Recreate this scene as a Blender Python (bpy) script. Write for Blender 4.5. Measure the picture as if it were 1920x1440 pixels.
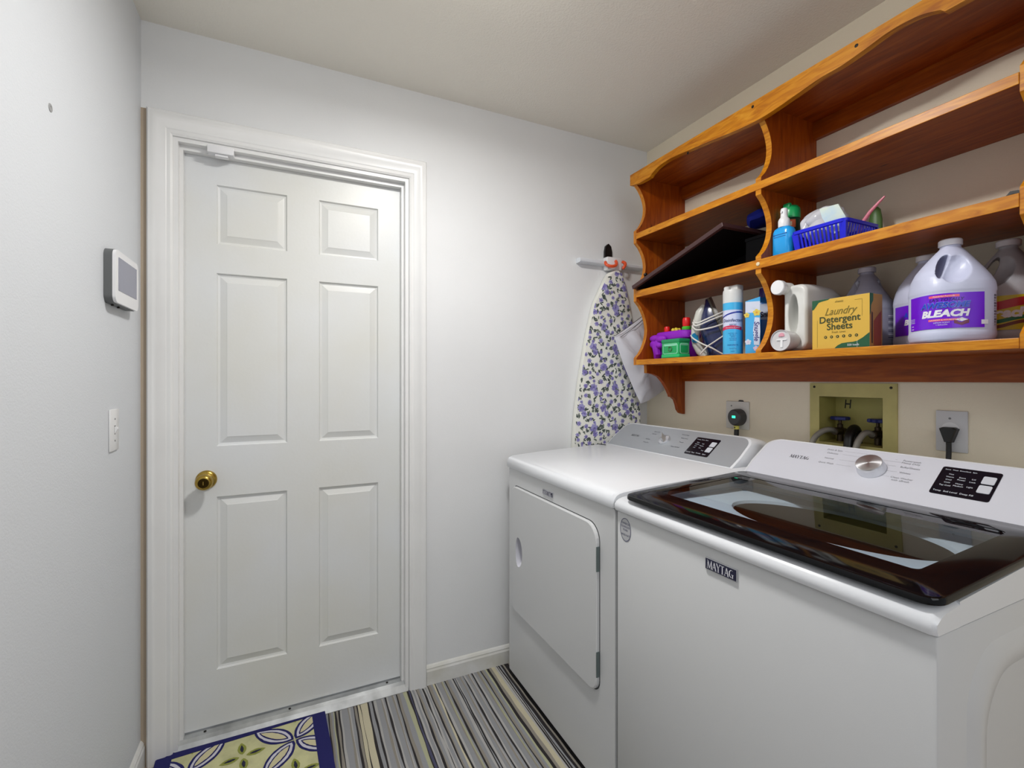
import bpy, bmesh, math, random
from mathutils import Vector, Matrix
random.seed(7)
PI = math.pi
S = bpy.context.scene
COL = S.collection
for o in list(bpy.data.objects): bpy.data.objects.remove(o)

# ------------------------------------------------------------------ camera
cam_d = bpy.data.cameras.new('camera'); cam = bpy.data.objects.new('camera', cam_d); COL.objects.link(cam)
cam.location = (0, 0, 1.275); cam.rotation_euler = (PI/2, 0, -math.radians(25.2))
cam_d.sensor_width = 36; cam_d.sensor_fit = 'HORIZONTAL'; cam_d.lens = 885.5/1920*36
cam_d.shift_y = -8.0/1920; cam_d.clip_start = .02
S.camera = cam
# ------------------------------------------------------------------ world, lights, exposure
w = bpy.data.worlds.new('world'); S.world = w; w.use_nodes = True
bg = w.node_tree.nodes['Background']; bg.inputs[0].default_value = (.93, .96, 1.0, 1); bg.inputs[1].default_value = .41
S.view_settings.view_transform = 'Standard'; S.view_settings.look = 'None'
S.view_settings.gamma = 1; S.view_settings.use_curve_mapping = False
S.view_settings.exposure = -0.06
LX, LY = .45, 1.02
ld = bpy.data.lights.new('ceiling_lamp', 'AREA'); ld.shape = 'DISK'; ld.size = .17; ld.energy = 14.0; ld.color = (1, .995, .99)
lo = bpy.data.objects.new('ceiling_lamp', ld); COL.objects.link(lo); lo.location = (LX, LY, 2.355)
ld2 = bpy.data.lights.new('rear_fill', 'AREA'); ld2.shape = 'RECTANGLE'; ld2.size = 1.2; ld2.size_y = 1.2; ld2.energy = 11; ld2.color = (.93, .96, 1)  # soft fill added behind the camera; no known lamp stands there
lo2 = bpy.data.objects.new('rear_fill', ld2); COL.objects.link(lo2); lo2.location = (.3, -1.3, 2.0)
lo2.rotation_euler = (math.radians(65), 0, math.radians(-8))

# ------------------------------------------------------------------ helpers
def lin(c):
    return tuple(((v/255)/12.92 if v/255 <= .04045 else ((v/255+.055)/1.055)**2.4) for v in c) + (1,)
MATS = {}
def mat(name, rgb, rough=.5, metal=0, spec=.5, coat=0, bump=0, bscale=200, vary=0, vscale=3, rgb2=None, emit=None, estr=1, alpha=1, trans=0):
    if name in MATS: return MATS[name]
    m = bpy.data.materials.new(name); m.use_nodes = True; nt = m.node_tree; p = nt.nodes['Principled BSDF']
    p.inputs['Base Color'].default_value = lin(rgb); p.inputs['Roughness'].default_value = rough
    p.inputs['Metallic'].default_value = metal; p.inputs['Specular IOR Level'].default_value = spec
    if coat: p.inputs['Coat Weight'].default_value = coat; p.inputs['Coat Roughness'].default_value = .08
    if alpha < 1: p.inputs['Alpha'].default_value = alpha
    if trans: p.inputs['Transmission Weight'].default_value = trans
    if emit: p.inputs['Emission Color'].default_value = lin(emit); p.inputs['Emission Strength'].default_value = estr
    tc = None
    if vary or bump:
        tc = nt.nodes.new('ShaderNodeTexCoord')
    if vary:
        n = nt.nodes.new('ShaderNodeTexNoise'); n.inputs['Scale'].default_value = vscale; n.inputs['Detail'].default_value = 6
        nt.links.new(tc.outputs['Object'], n.inputs['Vector'])
        r = nt.nodes.new('ShaderNodeValToRGB'); r.color_ramp.elements[0].position = .38; r.color_ramp.elements[1].position = .68
        c2 = rgb2 or tuple(v*(1-vary) for v in rgb)
        r.color_ramp.elements[0].color = lin(rgb); r.color_ramp.elements[1].color = lin(c2)
        nt.links.new(n.outputs['Fac'], r.inputs[0]); nt.links.new(r.outputs[0], p.inputs['Base Color'])
    if bump:
        n = nt.nodes.new('ShaderNodeTexNoise'); n.inputs['Scale'].default_value = bscale; n.inputs['Detail'].default_value = 3
        nt.links.new(tc.outputs['Object'], n.inputs['Vector'])
        b = nt.nodes.new('ShaderNodeBump'); b.inputs['Strength'].default_value = bump; b.inputs['Distance'].default_value = .002
        nt.links.new(n.outputs['Fac'], b.inputs['Height']); nt.links.new(b.outputs[0], p.inputs['Normal'])
    MATS[name] = m; return m
def wood(name, sc, a, b, c, rough=.38):
    m = bpy.data.materials.new(name); m.use_nodes = True; nt = m.node_tree; p = nt.nodes['Principled BSDF']
    tc = nt.nodes.new('ShaderNodeTexCoord'); mp = nt.nodes.new('ShaderNodeMapping'); mp.inputs['Scale'].default_value = sc
    nt.links.new(tc.outputs['Object'], mp.inputs[0])
    n = nt.nodes.new('ShaderNodeTexNoise'); n.inputs['Scale'].default_value = 9; n.inputs['Detail'].default_value = 8; n.inputs['Distortion'].default_value = 1.1
    nt.links.new(mp.outputs[0], n.inputs['Vector'])
    r = nt.nodes.new('ShaderNodeValToRGB'); cr = r.color_ramp; cr.elements[0].position = .3; cr.elements[1].position = .72
    cr.elements[0].color = lin(a); cr.elements[1].color = lin(c); e = cr.elements.new(.5); e.color = lin(b)
    nt.links.new(n.outputs['Fac'], r.inputs[0])
    # knots
    v = nt.nodes.new('ShaderNodeTexVoronoi'); v.inputs['Scale'].default_value = 3.2
    nt.links.new(mp2(nt, tc, tuple(1+.4*(k-1) if k > 1 else 1 for k in sc)), v.inputs['Vector'])
    k = nt.nodes.new('ShaderNodeValToRGB'); k.color_ramp.elements[0].position = .02; k.color_ramp.elements[1].position = .055
    k.color_ramp.elements[0].color = (.25, .2, .2, 1); k.color_ramp.elements[1].color = (1, 1, 1, 1)
    nt.links.new(v.outputs['Distance'], k.inputs[0])
    mx = nt.nodes.new('ShaderNodeMix'); mx.data_type = 'RGBA'; mx.blend_type = 'MULTIPLY'; mx.inputs[0].default_value = 1
    nt.links.new(r.outputs[0], mx.inputs[6]); nt.links.new(k.outputs[0], mx.inputs[7])
    nt.links.new(mx.outputs[2], p.inputs['Base Color'])
    p.inputs['Roughness'].default_value = rough; p.inputs['Specular IOR Level'].default_value = .35
    MATS[name] = m; return m
def mp2(nt, tc, sc):
    q = nt.nodes.new('ShaderNodeMapping'); q.inputs['Scale'].default_value = sc
    nt.links.new(tc.outputs['Object'], q.inputs[0]); return q.outputs[0]

def link(o, parent=None):
    COL.objects.link(o)
    if parent: o.parent = parent
    return o
def empty(name, label, cat, loc=(0, 0, 0), rz=0, group=None):
    o = bpy.data.objects.new(name, None); COL.objects.link(o); o.location = loc; o.rotation_euler = (0, 0, rz)
    o.empty_display_size = .05; o['label'] = label; o['category'] = cat
    if group: o['group'] = group
    return o
def obj(name, bm, mats, parent=None, label=None, smooth=False, ang=35):
    """links the bmesh as one mesh object; geometry given in the parent's local space"""
    bmesh.ops.recalc_face_normals(bm, faces=bm.faces)
    me = bpy.data.meshes.new(name); bm.to_mesh(me); bm.free()
    if not isinstance(mats, (list, tuple)): mats = [mats]
    for m in mats: me.materials.append(m)
    o = bpy.data.objects.new(name, me); link(o, parent)
    if label: o['label'] = label
    if smooth:
        for p in me.polygons: p.use_smooth = True
        try: me.set_sharp_from_angle(angle=math.radians(ang))
        except Exception: pass
    return o
def struct(name, bm, mats, smooth=False, label=None, parent=None):
    o = obj(name, bm, mats, parent, label, smooth)
    if parent is None: o['kind'] = 'structure'
    return o
NB = bmesh.new
def box(bm, x0, x1, y0, y1, z0, z1, bev=0, seg=2, M=None, mi=0):
    vs = [bm.verts.new((x, y, z)) for x in (x0, x1) for y in (y0, y1) for z in (z0, z1)]
    fs = []
    for i in ((0, 1, 3, 2), (4, 6, 7, 5), (0, 4, 5, 1), (2, 3, 7, 6), (0, 2, 6, 4), (1, 5, 7, 3)):
        f = bm.faces.new([vs[k] for k in i]); f.material_index = mi; fs.append(f)
    if bev:
        es = {e for f in fs for e in f.edges}
        r = bmesh.ops.bevel(bm, geom=list(es), offset=bev, segments=seg, affect='EDGES', profile=.5, clamp_overlap=True)
        for f in r['faces']: f.material_index = mi
        vs = list({v for f in bm.faces for v in f.verts if f.is_valid} & set(bm.verts)) if M else vs
    if M is not None:
        bmesh.ops.transform(bm, matrix=M, verts=[v for v in bm.verts if v.is_valid] if bev else vs)
    return bm
def prism(bm, pts, axis, a, b, mi=0):
    """extrude 2-D polygon pts along axis from a to b. axis x: pts=(y,z), y: pts=(x,z), z: pts=(x,y)"""
    def P(p, t):
        return {'x': (t, p[0], p[1]), 'y': (p[0], t, p[1]), 'z': (p[0], p[1], t)}[axis]
    A = [bm.verts.new(P(p, a)) for p in pts]; B = [bm.verts.new(P(p, b)) for p in pts]; n = len(pts)
    fs = [bm.faces.new(A), bm.faces.new(B[::-1])]
    for i in range(n): fs.append(bm.faces.new((A[i], B[i], B[(i+1) % n], A[(i+1) % n])))
    for f in fs: f.material_index = mi
    return fs
def bevel(bm, off, seg=2, ang=30):
    es = [e for e in bm.edges if len(e.link_faces) == 2 and e.calc_face_angle(0) > math.radians(ang)]
    bmesh.ops.bevel(bm, geom=es, offset=off, segments=seg, affect='EDGES', profile=.5, clamp_overlap=True)
    return bm
def rings(bm, rs, cap=True, mi=0, closed=False):
    """skin successive rings (lists of equal length of 3-D points)"""
    V = [[bm.verts.new(p) for p in r] for r in rs]; n = len(rs[0]); m = len(V)
    for i in range(m if closed else m-1):
        A, B = V[i], V[(i+1) % m]
        for k in range(n):
            f = bm.faces.new((A[k], A[(k+1) % n], B[(k+1) % n], B[k])); f.material_index = mi
    if cap and not closed:
        for r in (V[0][::-1], V[-1]):
            f = bm.faces.new(r); f.material_index = mi
    return V
def lathe(bm, prof, c=(0, 0, 0), axis='z', seg=32, mi=0, cap=True, M=None):
    """prof = list of (radius, height)"""
    rs = []
    for r, h in prof:
        ring = []
        for k in range(seg):
            a = 2*PI*k/seg; p = (r*math.cos(a), r*math.sin(a), h)
            if axis == 'x': p = (p[2], p[0], p[1])
            if axis == 'y': p = (p[0], p[2], p[1])
            p = Vector(p)
            if M is not None: p = M @ p
            ring.append(p + Vector(c))
        rs.append(ring)
    return rings(bm, rs, cap, mi)
def tube(bm, pts, r, seg=8, mi=0, cap=True, sm=0):
    pts = [Vector(p) for p in pts]
    if sm:
        P = []
        n = len(pts)
        for i in range(n-1):
            p0 = pts[max(i-1, 0)]; p1 = pts[i]; p2 = pts[i+1]; p3 = pts[min(i+2, n-1)]
            for k in range(sm):
                t = k/sm
                P.append(.5*((2*p1)+(-p0+p2)*t+(2*p0-5*p1+4*p2-p3)*t*t+(-p0+3*p1-3*p2+p3)*t**3))
        P.append(pts[-1]); pts = P
    rs = []; up = Vector((0, 0, 1)); prev = None
    for i, p in enumerate(pts):
        d = (pts[min(i+1, len(pts)-1)] - pts[max(i-1, 0)]).normalized()
        if prev is None:
            u = d.cross(up) if abs(d.z) < .95 else d.cross(Vector((1, 0, 0)))
        else: u = prev - d*prev.dot(d)
        u.normalize(); v = d.cross(u); prev = u
        rr = r[i] if isinstance(r, (list, tuple)) and len(r) == len(pts) else (r if not isinstance(r, (list, tuple)) else r[0])
        rs.append([p + (u*math.cos(2*PI*k/seg) + v*math.sin(2*PI*k/seg))*rr for k in range(seg)])
    return rings(bm, rs, cap, mi)
def rrect(w, h, r, n=5, cx=0, cy=0):
    out = []
    for sx, sy, a0 in ((1, 1, 0), (-1, 1, 90), (-1, -1, 180), (1, -1, 270)):
        for k in range(n+1):
            a = math.radians(a0+90*k/n)
            out.append((cx+sx*(w/2-r)+r*math.cos(a), cy+sy*(h/2-r)+r*math.sin(a)))
    return out
def text2d(s, size, shear=0, bold=0, align='CENTER', sx=1):
    c = bpy.data.curves.new('t', 'FONT'); c.body = s; c.size = size; c.shear = shear; c.offset = bold; c.align_x = align; c.align_y = 'CENTER'
    c.resolution_u = 3
    o = bpy.data.objects.new('t', c); COL.objects.link(o); bpy.context.view_layer.update()
    me = o.to_mesh(); V = [(v.co.x*sx, v.co.y) for v in me.vertices]; F = [tuple(p.vertices) for p in me.polygons]
    o.to_mesh_clear(); bpy.data.objects.remove(o); bpy.data.curves.remove(c)
    return V, F
def put2d(bm, VF, fn, mi=0):
    vs = [bm.verts.new(fn(*v)) for v in VF[0]]
    for f in VF[1]:
        try: bm.faces.new([vs[i] for i in f]).material_index = mi
        except ValueError: pass
def plane_fn(o, u, v, off=0):
    o = Vector(o); u = Vector(u).normalized(); v = Vector(v).normalized(); n = u.cross(v)
    return lambda a, b: o + u*a + v*b + n*off
def poly2d(pts): return (pts, [tuple(range(len(pts)))])

# ------------------------------------------------------------------ materials
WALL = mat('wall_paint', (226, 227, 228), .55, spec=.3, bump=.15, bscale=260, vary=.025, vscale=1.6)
WALLR = mat('wall_warm_bounce', (238, 228, 206), .6, spec=.25, bump=.35, bscale=300)  # warm bounce from the wooden shelf put into the wall colour
CEIL = mat('ceiling_paint', (240, 236, 226), .8, spec=.2, bump=.8, bscale=170)
TRIM = mat('trim_gloss_white', (232, 232, 231), .32, spec=.45, vary=.02, vscale=5)
DOORM = mat('door_paint', (221, 223, 224), .36, spec=.45, bump=.12, bscale=90, vary=.05, vscale=2.4, rgb2=(218, 218, 213))
TANSTRIP = mat('strip_tan', (176, 160, 140), .8)
GRIME = mat('baseboard_paint', (222, 222, 220), .45, vary=.12, vscale=9, rgb2=(204, 202, 192))
APPL = mat('appliance_enamel', (226, 228, 232), .3, spec=.5, coat=.12)
APPF = mat('appliance_front', (208, 209, 210), .3, spec=.5, bump=.05, bscale=600)
SILV = mat('silver_face', (172, 176, 181), .38, metal=.35)
CHROME = mat('brushed_chrome', (214, 216, 220), .18, metal=1)
BLACK = mat('black_gloss', (9, 10, 13), .08, spec=.27)
BLACKM = mat('black_plastic', (14, 14, 15), .4)
DGREY = mat('dark_grey_plastic', (62, 62, 64), .45)
WOODY = wood('pine_along', (6, .7, 6), (122, 54, 6), (148, 68, 8), (168, 86, 16))
WOODZ = wood('pine_upright', (6, 6, .7), (124, 52, 6), (150, 66, 8), (170, 84, 14))
WEDGE_LIT = wood('pine_edge_lit', (8, 1.2, 8), (166, 94, 8), (194, 122, 14), (212, 146, 38))  # same pine, lightened: brighter light on the front edges put into the colour
WEDGE_DIM = wood('pine_edge_upright_dim', (8, 8, 1.2), (158, 90, 14), (186, 112, 18), (204, 136, 34))  # left end panel edge catches less light; dimmer tone put into the colour
BRASS = mat('aged_brass', (176, 148, 72), .25, metal=1)
BRASSD = mat('dark_brass', (60, 46, 20), .4, metal=1)
ALU = mat('threshold_aluminium', (205, 207, 208), .28, metal=.85, vary=.15, vscale=14)
WHITE = mat('white_plastic', (232, 232, 234), .35)
MILKY = mat('milky_plastic', (206, 208, 226), .38, spec=.4)
GREYPL = mat('jug_clear_grey', (176, 178, 190), .3)
SCREW = mat('dark_screw', (35, 30, 26), .4, metal=.6)

# ------------------------------------------------------------------ room shell
XL, XR, YB, YF, ZC = -.444, 1.687, 1.93, -1.6, 2.462
bm = NB(); box(bm, -2.2, 3.2, YF, YB+.3, -.1, 0)
struct('floor', bm, mat('floor_tile', (186, 168, 152), .4, vary=.15, vscale=6), label='beige tiled laundry floor, hidden by rug and mat')
bm = NB(); box(bm, -2.2, 3.2, YF, YB+.3, ZC, ZC+.1)
struct('ceiling', bm, CEIL)
bm = NB(); box(bm, XL-.12, XL, -.6, YB+.2, 0, ZC)
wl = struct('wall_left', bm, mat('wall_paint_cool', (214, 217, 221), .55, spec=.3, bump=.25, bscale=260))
# back wall with door opening  x -.35 .. .444 , z .. 2.085
DX0, DX1, DZ1 = -.352, .436, 2.092
bm = NB()
box(bm, XL-.12, DX0, YB, YB+.16, 0, ZC); box(bm, DX1, XR+.14, YB, YB+.16, 0, ZC); box(bm, DX0, DX1, YB, YB+.16, DZ1, ZC)
struct('wall_back', bm, WALL)
# right wall with opening for the laundry box
HY0, HY1, HZ0, HZ1 = .845, 1.041, 1.06, 1.217
bm = NB()
box(bm, XR, XR+.14, -.6, HY0, 0, ZC); box(bm, XR, XR+.14, HY1, YB+.16, 0, ZC)
box(bm, XR, XR+.14, HY0, HY1, 0, HZ0); box(bm, XR, XR+.14, HY0, HY1, HZ1, ZC)
struct('wall_right', bm, WALLR)
# baseboards
def baseprof(t=.012, h=.088): return [(0, 0), (t, 0), (t, h*.72), (t*.75, h*.80), (t*.75, h*.86), (t*.35, h*.95), (0, h)]
bm = NB(); prism(bm, [(YB-p[0], p[1]) for p in baseprof()], 'x', .513, XR)
struct('baseboard_back', bm, GRIME)
bm = NB(); prism(bm, [(XL+p[0], p[1]) for p in baseprof()], 'y', -.6, YB)
struct('baseboard_left', bm, GRIME)
# casing : profile around the door, mitred
def casing_prof():   # (outward distance from inner edge, protrusion)
    return [(0, 0), (0, .010), (.006, .014), (.016, .0125), (.020, .0155), (.040, .0165), (.046, .0205), (.055, .0215), (.060, .019), (.064, .019), (.069, .012), (.069, 0)]
bm = NB()
ix0, ix1, iz = -.356, .441, 2.096
path = [(ix0, 0, -1, 0), (ix0, iz, -1, 1), (ix1, iz, 1, 1), (ix1, 0, 1, 0)]
rs = []
for x, z, ox, oz in path:
    rs.append([(x+ox*d*1.03, YB-p, z+oz*d*1.14) for d, p in casing_prof()])
rings(bm, rs, cap=True)
struct('trim_1', bm, TRIM, smooth=True, label='white moulded casing round the door')
# jamb with stop
bm = NB()
for a, b in ((DX0-.004, DX0+.010), (DX1-.010, DX1+.004)): box(bm, a, b, YB-.004, YB+.115, 0, DZ1+.004)
box(bm, DX0+.010, DX1-.010, YB-.004, YB+.115, DZ1-.010, DZ1+.004)
# stops
for a, b in ((DX0+.010, DX0+.020), (DX1-.020, DX1-.010)): box(bm, a, b, YB+.022, YB+.049, 0, DZ1-.010)
box(bm, DX0+.020, DX1-.020, YB+.022, YB+.049, DZ1-.026, DZ1-.010)
struct('trim_2', bm, TRIM, label='white door jamb with stop')
# tan strip in the narrow gap at the left corner
bm = NB(); box(bm, XL, ix0-.071, YB-.004, YB, 0, 2.172)
struct('trim_3', bm, TANSTRIP, label='narrow tan strip between left wall and casing')
# threshold
bm = NB(); prism(bm, [(YB-.012, 0), (YB-.012, .010), (YB+.004, .030), (YB+.02, .036), (YB+.045, .036), (YB+.075, .030), (YB+.11, .030), (YB+.11, 0)], 'x', DX0+.0, DX1-.0)
th = struct('trim_4', bm, ALU, label='aluminium door threshold')
for x in (-.27, .0, .36):
    bm = NB(); lathe(bm, [(.0045, 0), (.0045, .0012), (.002, .002)], (x, YB+.036, .0362), seg=12); obj('screw', bm, SCREW, th)

# ------------------------------------------------------------------ door slab, six raised panels
DY = YB+.050
px0, px1, dz0, dz1 = DX0+.0115, DX1-.0115, .040, DZ1-.014
holes = []
for (a, b) in ((-.237, -.009), (.103, .327)):
    for (c, d) in ((1.761, 1.973), (1.037, 1.657), (.237, .856)):
        holes.append((a, b, c, d))
xs = sorted({px0, px1} | {h[0] for h in holes} | {h[1] for h in holes}); zs = sorted({dz0, dz1} | {h[2] for h in holes} | {h[3] for h in holes})
bm = NB(); G = {}
def gv(x, y, z):
    k = (round(x, 5), round(y, 5), round(z, 5))
    if k not in G: G[k] = bm.verts.new(k)
    return G[k]
for i in range(len(xs)-1):
    for j in range(len(zs)-1):
        a, b, c, d = xs[i], xs[i+1], zs[j], zs[j+1]
        if any(abs(a-h[0]) < 1e-4 and abs(c-h[2]) < 1e-4 for h in holes): continue
        if any(h[0]-1e-4 <= a and b <= h[1]+1e-4 and h[2]-1e-4 <= c and d <= h[3]+1e-4 for h in holes): continue
        bm.faces.new((gv(a, DY, c), gv(b, DY, c), gv(b, DY, d), gv(a, DY, d)))
bnd = [gv(px0, DY, z) for z in zs] + [gv(x, DY, dz1) for x in xs[1:]] + [gv(px1, DY, z) for z in zs[::-1][1:]] + [gv(x, DY, dz0) for x in xs[::-1][1:-1]]
back = [bm.verts.new((v.co.x, DY+.042, v.co.z)) for v in bnd]; n = len(bnd)
for i in range(n): bm.faces.new((bnd[i], back[i], back[(i+1) % n], bnd[(i+1) % n]))
bm.faces.new(back)
door = struct('door_1', bm, DOORM, label='white six-panel door with brass knob')
for (a, b, c, d) in holes:
    bm = NB(); rs = []
    for ins, dep in ((0, 0), (.004, .0075), (.010, .009), (.012, .0085), (.030, .002), (.033, .0005)):
        rs.append([(x, DY+dep, z) for x, z in ((a+ins, c+ins), (b-ins, c+ins), (b-ins, d-ins), (a+ins, d-ins))])
    rings(bm, rs, cap=False)
    bm.faces.new([bm.verts.new(p) for p in rs[-1]])
    bmesh.ops.remove_doubles(bm, verts=bm.verts, dist=1e-6)
    obj('raised_panel', bm, DOORM, door)
kx, kz = -.268, .920
bm = NB(); lathe(bm, [(.033, 0), (.033, .003), (.028, .009), (.020, .011), (.012, .014), (.0115, .028), (.020, .034), (.0265, .043), (.0275, .052), (.025, .060), (.019, .065), (.017, .0655)], (0, 0, 0), 'y', 40)
for v in bm.verts: v.co.y = -v.co.y
kn = obj('knob', bm, BRASS, door, 'aged brass round door knob', smooth=True, ang=50); kn.location = (kx, DY, kz)
bm = NB(); lathe(bm, [(.0165, 0), (.0165, .0015), (.0125, .002), (.0125, .0005)], (0, 0, 0), 'y', 28)
for v in bm.verts: v.co.y = -.0655-v.co.y
obj('lock_cylinder', bm, BRASSD, kn, smooth=True)
bm = NB(); box(bm, -.0012, .0012, -.0695, -.066, -.006, .006); obj('keyway', bm, BRASS, kn)
# sensor on the head jamb
t = empty('door_sensor', 'small white contact sensor box on the head of the door frame', 'sensor', (-.218, YB+.010, 2.074))
bm = NB(); box(bm, -.040, .040, -.022, .010, -.012, .014, .003); obj('housing', bm, WHITE, t, smooth=True)
bm = NB(); box(bm, -.018, .022, -.014, .008, -.020, -.012, .002); obj('clip', bm, WHITE, t)

# ------------------------------------------------------------------ left wall items
t = empty('alarm_panel', 'white wall alarm keypad with grey screen on left wall', 'keypad', (XL, 1.685, 1.553))
def yz_slab(bm, w, h, r, x0, x1, n=6, mi=0): prism(bm, rrect(w, h, r, n), 'x', x0, x1, mi)
bm = NB(); yz_slab(bm, .206, .146, .022, 0, .019); bevel(bm, .002); obj('back_shell', bm, mat('panel_side_grey', (96, 98, 99), .5), t, 'dark grey back shell', smooth=True)
bm = NB(); yz_slab(bm, .208, .142, .018, .019, .026); bevel(bm, .0015); obj('front_frame', bm, WHITE, t, smooth=True)
bm = NB(); yz_slab(bm, .165, .090, .002, .026, .0268)
for v in bm.verts: v.co.z += .008; v.co.y -= -.002
obj('screen', bm, mat('screen_grey', (128, 130, 148), .2), t, 'bluish grey display')
for y in (-.05, .0):
    bm = NB(); lathe(bm, [(.003, 0), (.0035, .004), (.002, .005)], (.010, y-.02, -.0785), seg=10); obj('foot_screw', bm, SCREW, t)
t = empty('light_switch', 'white toggle switch plate on left wall beside the casing', 'switch', (XL, 1.655, 1.136))
bm = NB(); box(bm, 0, .005, -.035, .035, -.0575, .0575, .0022); obj('plate', bm, mat('switch_plate', (228, 228, 228), .3), t, smooth=True)
bm = NB(); prism(bm, [(.005, -.011), (.012, .002), (.0115, .007), (.005, .009)], 'y', -.0045, .0045); obj('toggle', bm, WHITE, t)
for z in (-.030, .030):
    bm = NB(); lathe(bm, [(.0026, 0), (.0026, .0008)], (.005, 0, z), 'x', 10); obj('screw', bm, mat('grey_screw', (120, 120, 120), .4, metal=.5), t)
bm = NB(); box(bm, .0049, .0053, -.0048, .0048, -.0122, .0118); obj('slot', bm, DGREY, t)
bm = NB(); lathe(bm, [(.009, 0), (.008, .0012), (.004, .0015), (.0028, .0005)], (0, 0, 0), 'x', 14)
o = obj('wall_anchor', bm, mat('anchor_grey', (150, 150, 150), .5), None, 'small grey screw anchor left high on the left wall', smooth=True); o.location = (XL, 1.278, 1.832); o['category'] = 'anchor'

# ------------------------------------------------------------------ ceiling lamp body (outside the frame)
t = empty('ceiling_light', 'flush round white ceiling lamp above the room', 'lamp', (LX, LY, ZC))
bm = NB(); lathe(bm, [(.15, 0), (.15, -.03), (.14, -.045), (.13, -.045), (.128, -.03)], cap=False); obj('lamp_base', bm, WHITE, t, smooth=True)
bm = NB(); lathe(bm, [(.128, -.032), (.128, -.05), (.12, -.07), (.08, -.085), (.001, -.088)], cap=False)
obj('diffuser', bm, mat('lamp_glass', (250, 248, 240), .4, emit=(255, 251, 243), estr=34), t, smooth=True)

# ------------------------------------------------------------------ rugs
RC = [mat('rug_grey', (142, 143, 146), .95, bump=.9, bscale=420), mat('rug_light', (168, 166, 164), .95, bump=.9, bscale=420),
      mat('rug_black', (38, 34, 36), .95, bump=.9, bscale=420), mat('rug_cream', (192, 184, 158), .95, bump=.9, bscale=420),
      mat('rug_taupe', (138, 132, 122), .95, bump=.9, bscale=420), mat('rug_sage', (168, 168, 138), .95, bump=.9, bscale=420), mat('rug_navy', (70, 70, 96), .95, bump=.9, bscale=420)]
darks = [(.132, .006), (.155, .005), (.168, .004), (.221, .006), (.233, .004), (.246, .004), (.275, .009), (.293, .007), (.343, .006), (.385, .006), (.430, .006), (.441, .004), (.465, .006), (.492, .005),
         (.514, .005), (.544, .006), (.588, .006), (.623, .005), (.631, .005), (.668, .006), (.707, .007), (.749, .005), (.782, .012), (.827, .005), (.835, .006), (.848, .012), (.870, .02)]
darks = [(-.30, .006), (-.22, .006), (-.14, .008), (-.05, .006), (.03, .006), (.08, .006)] + darks
strips = []; x = -.38
fills = {(.430, .441): 6, (.782, .827): 3, (.233, .246): 3, (.246, .275): 3, (.385, .430): None}
prevc = -.38
for c, wd in darks + [(.905, .01)]:
    a, b = x, c-wd/2
    if b > a:
        wdt = b-a
        key = (prevc, c)
        if key == (.782, .827): parts = [(.3, 4), (.5, 3), (.2, 1)]
        elif key in fills and fills[key] is not None: parts = [(1, fills[key])]
        elif wdt > .03: parts = [(.18, 1), (.42, 0), (.12, 4), (.13, random.choice((1, 3, 5))), (.15, 0)]
        elif wdt > .015: parts = [(.3, random.choice((4, 1))), (.45, 0), (.25, random.choice((1, 3, 5, 1)))]
        else: parts = [(1, random.choice((0, 1, 4)))]
        if key == (.385, .430): parts = [(.25, 4), (.4, 0), (.35, 5)]
        q = a
        for f, m_ in parts: strips.append((q, q+f*wdt, m_)); q += f*wdt
    strips.append((max(a, b), c+wd/2, 2)); x = c+wd/2; prevc = c
bm = NB(); ys = [.15+(1.922-.15)*k/70 for k in range(71)]
edges = [strips[0][0]] + [s[1] for s in strips]
jit = [[0]*71 for _ in edges]
for e in range(len(edges)):
    a1, a2, p1, p2 = random.uniform(.0008, .0022), random.uniform(.0004, .0010), random.uniform(0, 6), random.uniform(0, 6)
    for k in range(71): jit[e][k] = a1*math.sin(ys[k]*9+p1)+a2*math.sin(ys[k]*41+p2)+.0022*math.sin(ys[k]*7)
    if e in (0, len(edges)-1): jit[e] = [0]*71
V = [[bm.verts.new((edges[e]+jit[e][k], ys[k], .008 + .0012*((e % 2)*2-1)*.5)) for k in range(71)] for e in range(len(edges))]
for e in range(len(edges)-1):
    for k in range(70): bm.faces.new((V[e][k], V[e+1][k], V[e+1][k+1], V[e][k+1])).material_index = strips[e][2]
nn = len(edges)
Bq = [bm.verts.new((edges[0], ys[0], 0)), bm.verts.new((edges[-1], ys[0], 0)), bm.verts.new((edges[-1], ys[-1], 0)), bm.verts.new((edges[0], ys[-1], 0))]
def side(vs, a, b): bm.faces.new(list(vs)+[b, a]).material_index = 4
side([V[e][0] for e in range(nn)], Bq[0], Bq[1]); side([V[e][-1] for e in range(nn)], Bq[3], Bq[2])
side(V[0], Bq[0], Bq[3]); side(V[-1], Bq[1], Bq[2]); bm.faces.new(Bq).material_index = 4
rug = obj('striped_rug', bm, RC); rug['label'] = 'grey, black and cream striped woven rug on the floor'; rug['category'] = 'rug'

mt = empty('door_mat', 'navy bordered mat with leaf pattern in front of the door', 'mat', (.119, 1.964, 0), math.radians(2.6))
# local: x from -.522 to 0, y from -.80 to 0
NAVY = mat('mat_navy', (22, 22, 92), .95, bump=1, bscale=500); MWH = mat('mat_white', (206, 204, 214), .95, bump=1, bscale=500)
MGR = mat('mat_green', (206, 204, 156), .95, bump=1, bscale=500, vary=.1, vscale=20); MCR = mat('mat_cream', (206, 198, 160), .95, bump=1, bscale=500)
MOL = mat('mat_olive', (142, 148, 66), .95, bump=1, bscale=500); MDN = mat('mat_dark', (34, 34, 58), .95, bump=1, bscale=500)
bw = .046; W0, H0 = -.522, -.62
bm = NB(); box(bm, W0+bw, -bw, H0+bw, -bw, .0095, .0165); obj('field', bm, MGR, mt, 'yellow-green pile field')
bm = NB()
for a, b, c, d in ((W0, 0, -bw, 0), (W0, 0, H0, H0+bw), (W0, W0+bw, H0+bw, -bw), (-bw, 0, H0+bw, -bw)): box(bm, a, b, c, d, .0095, .018)
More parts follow.
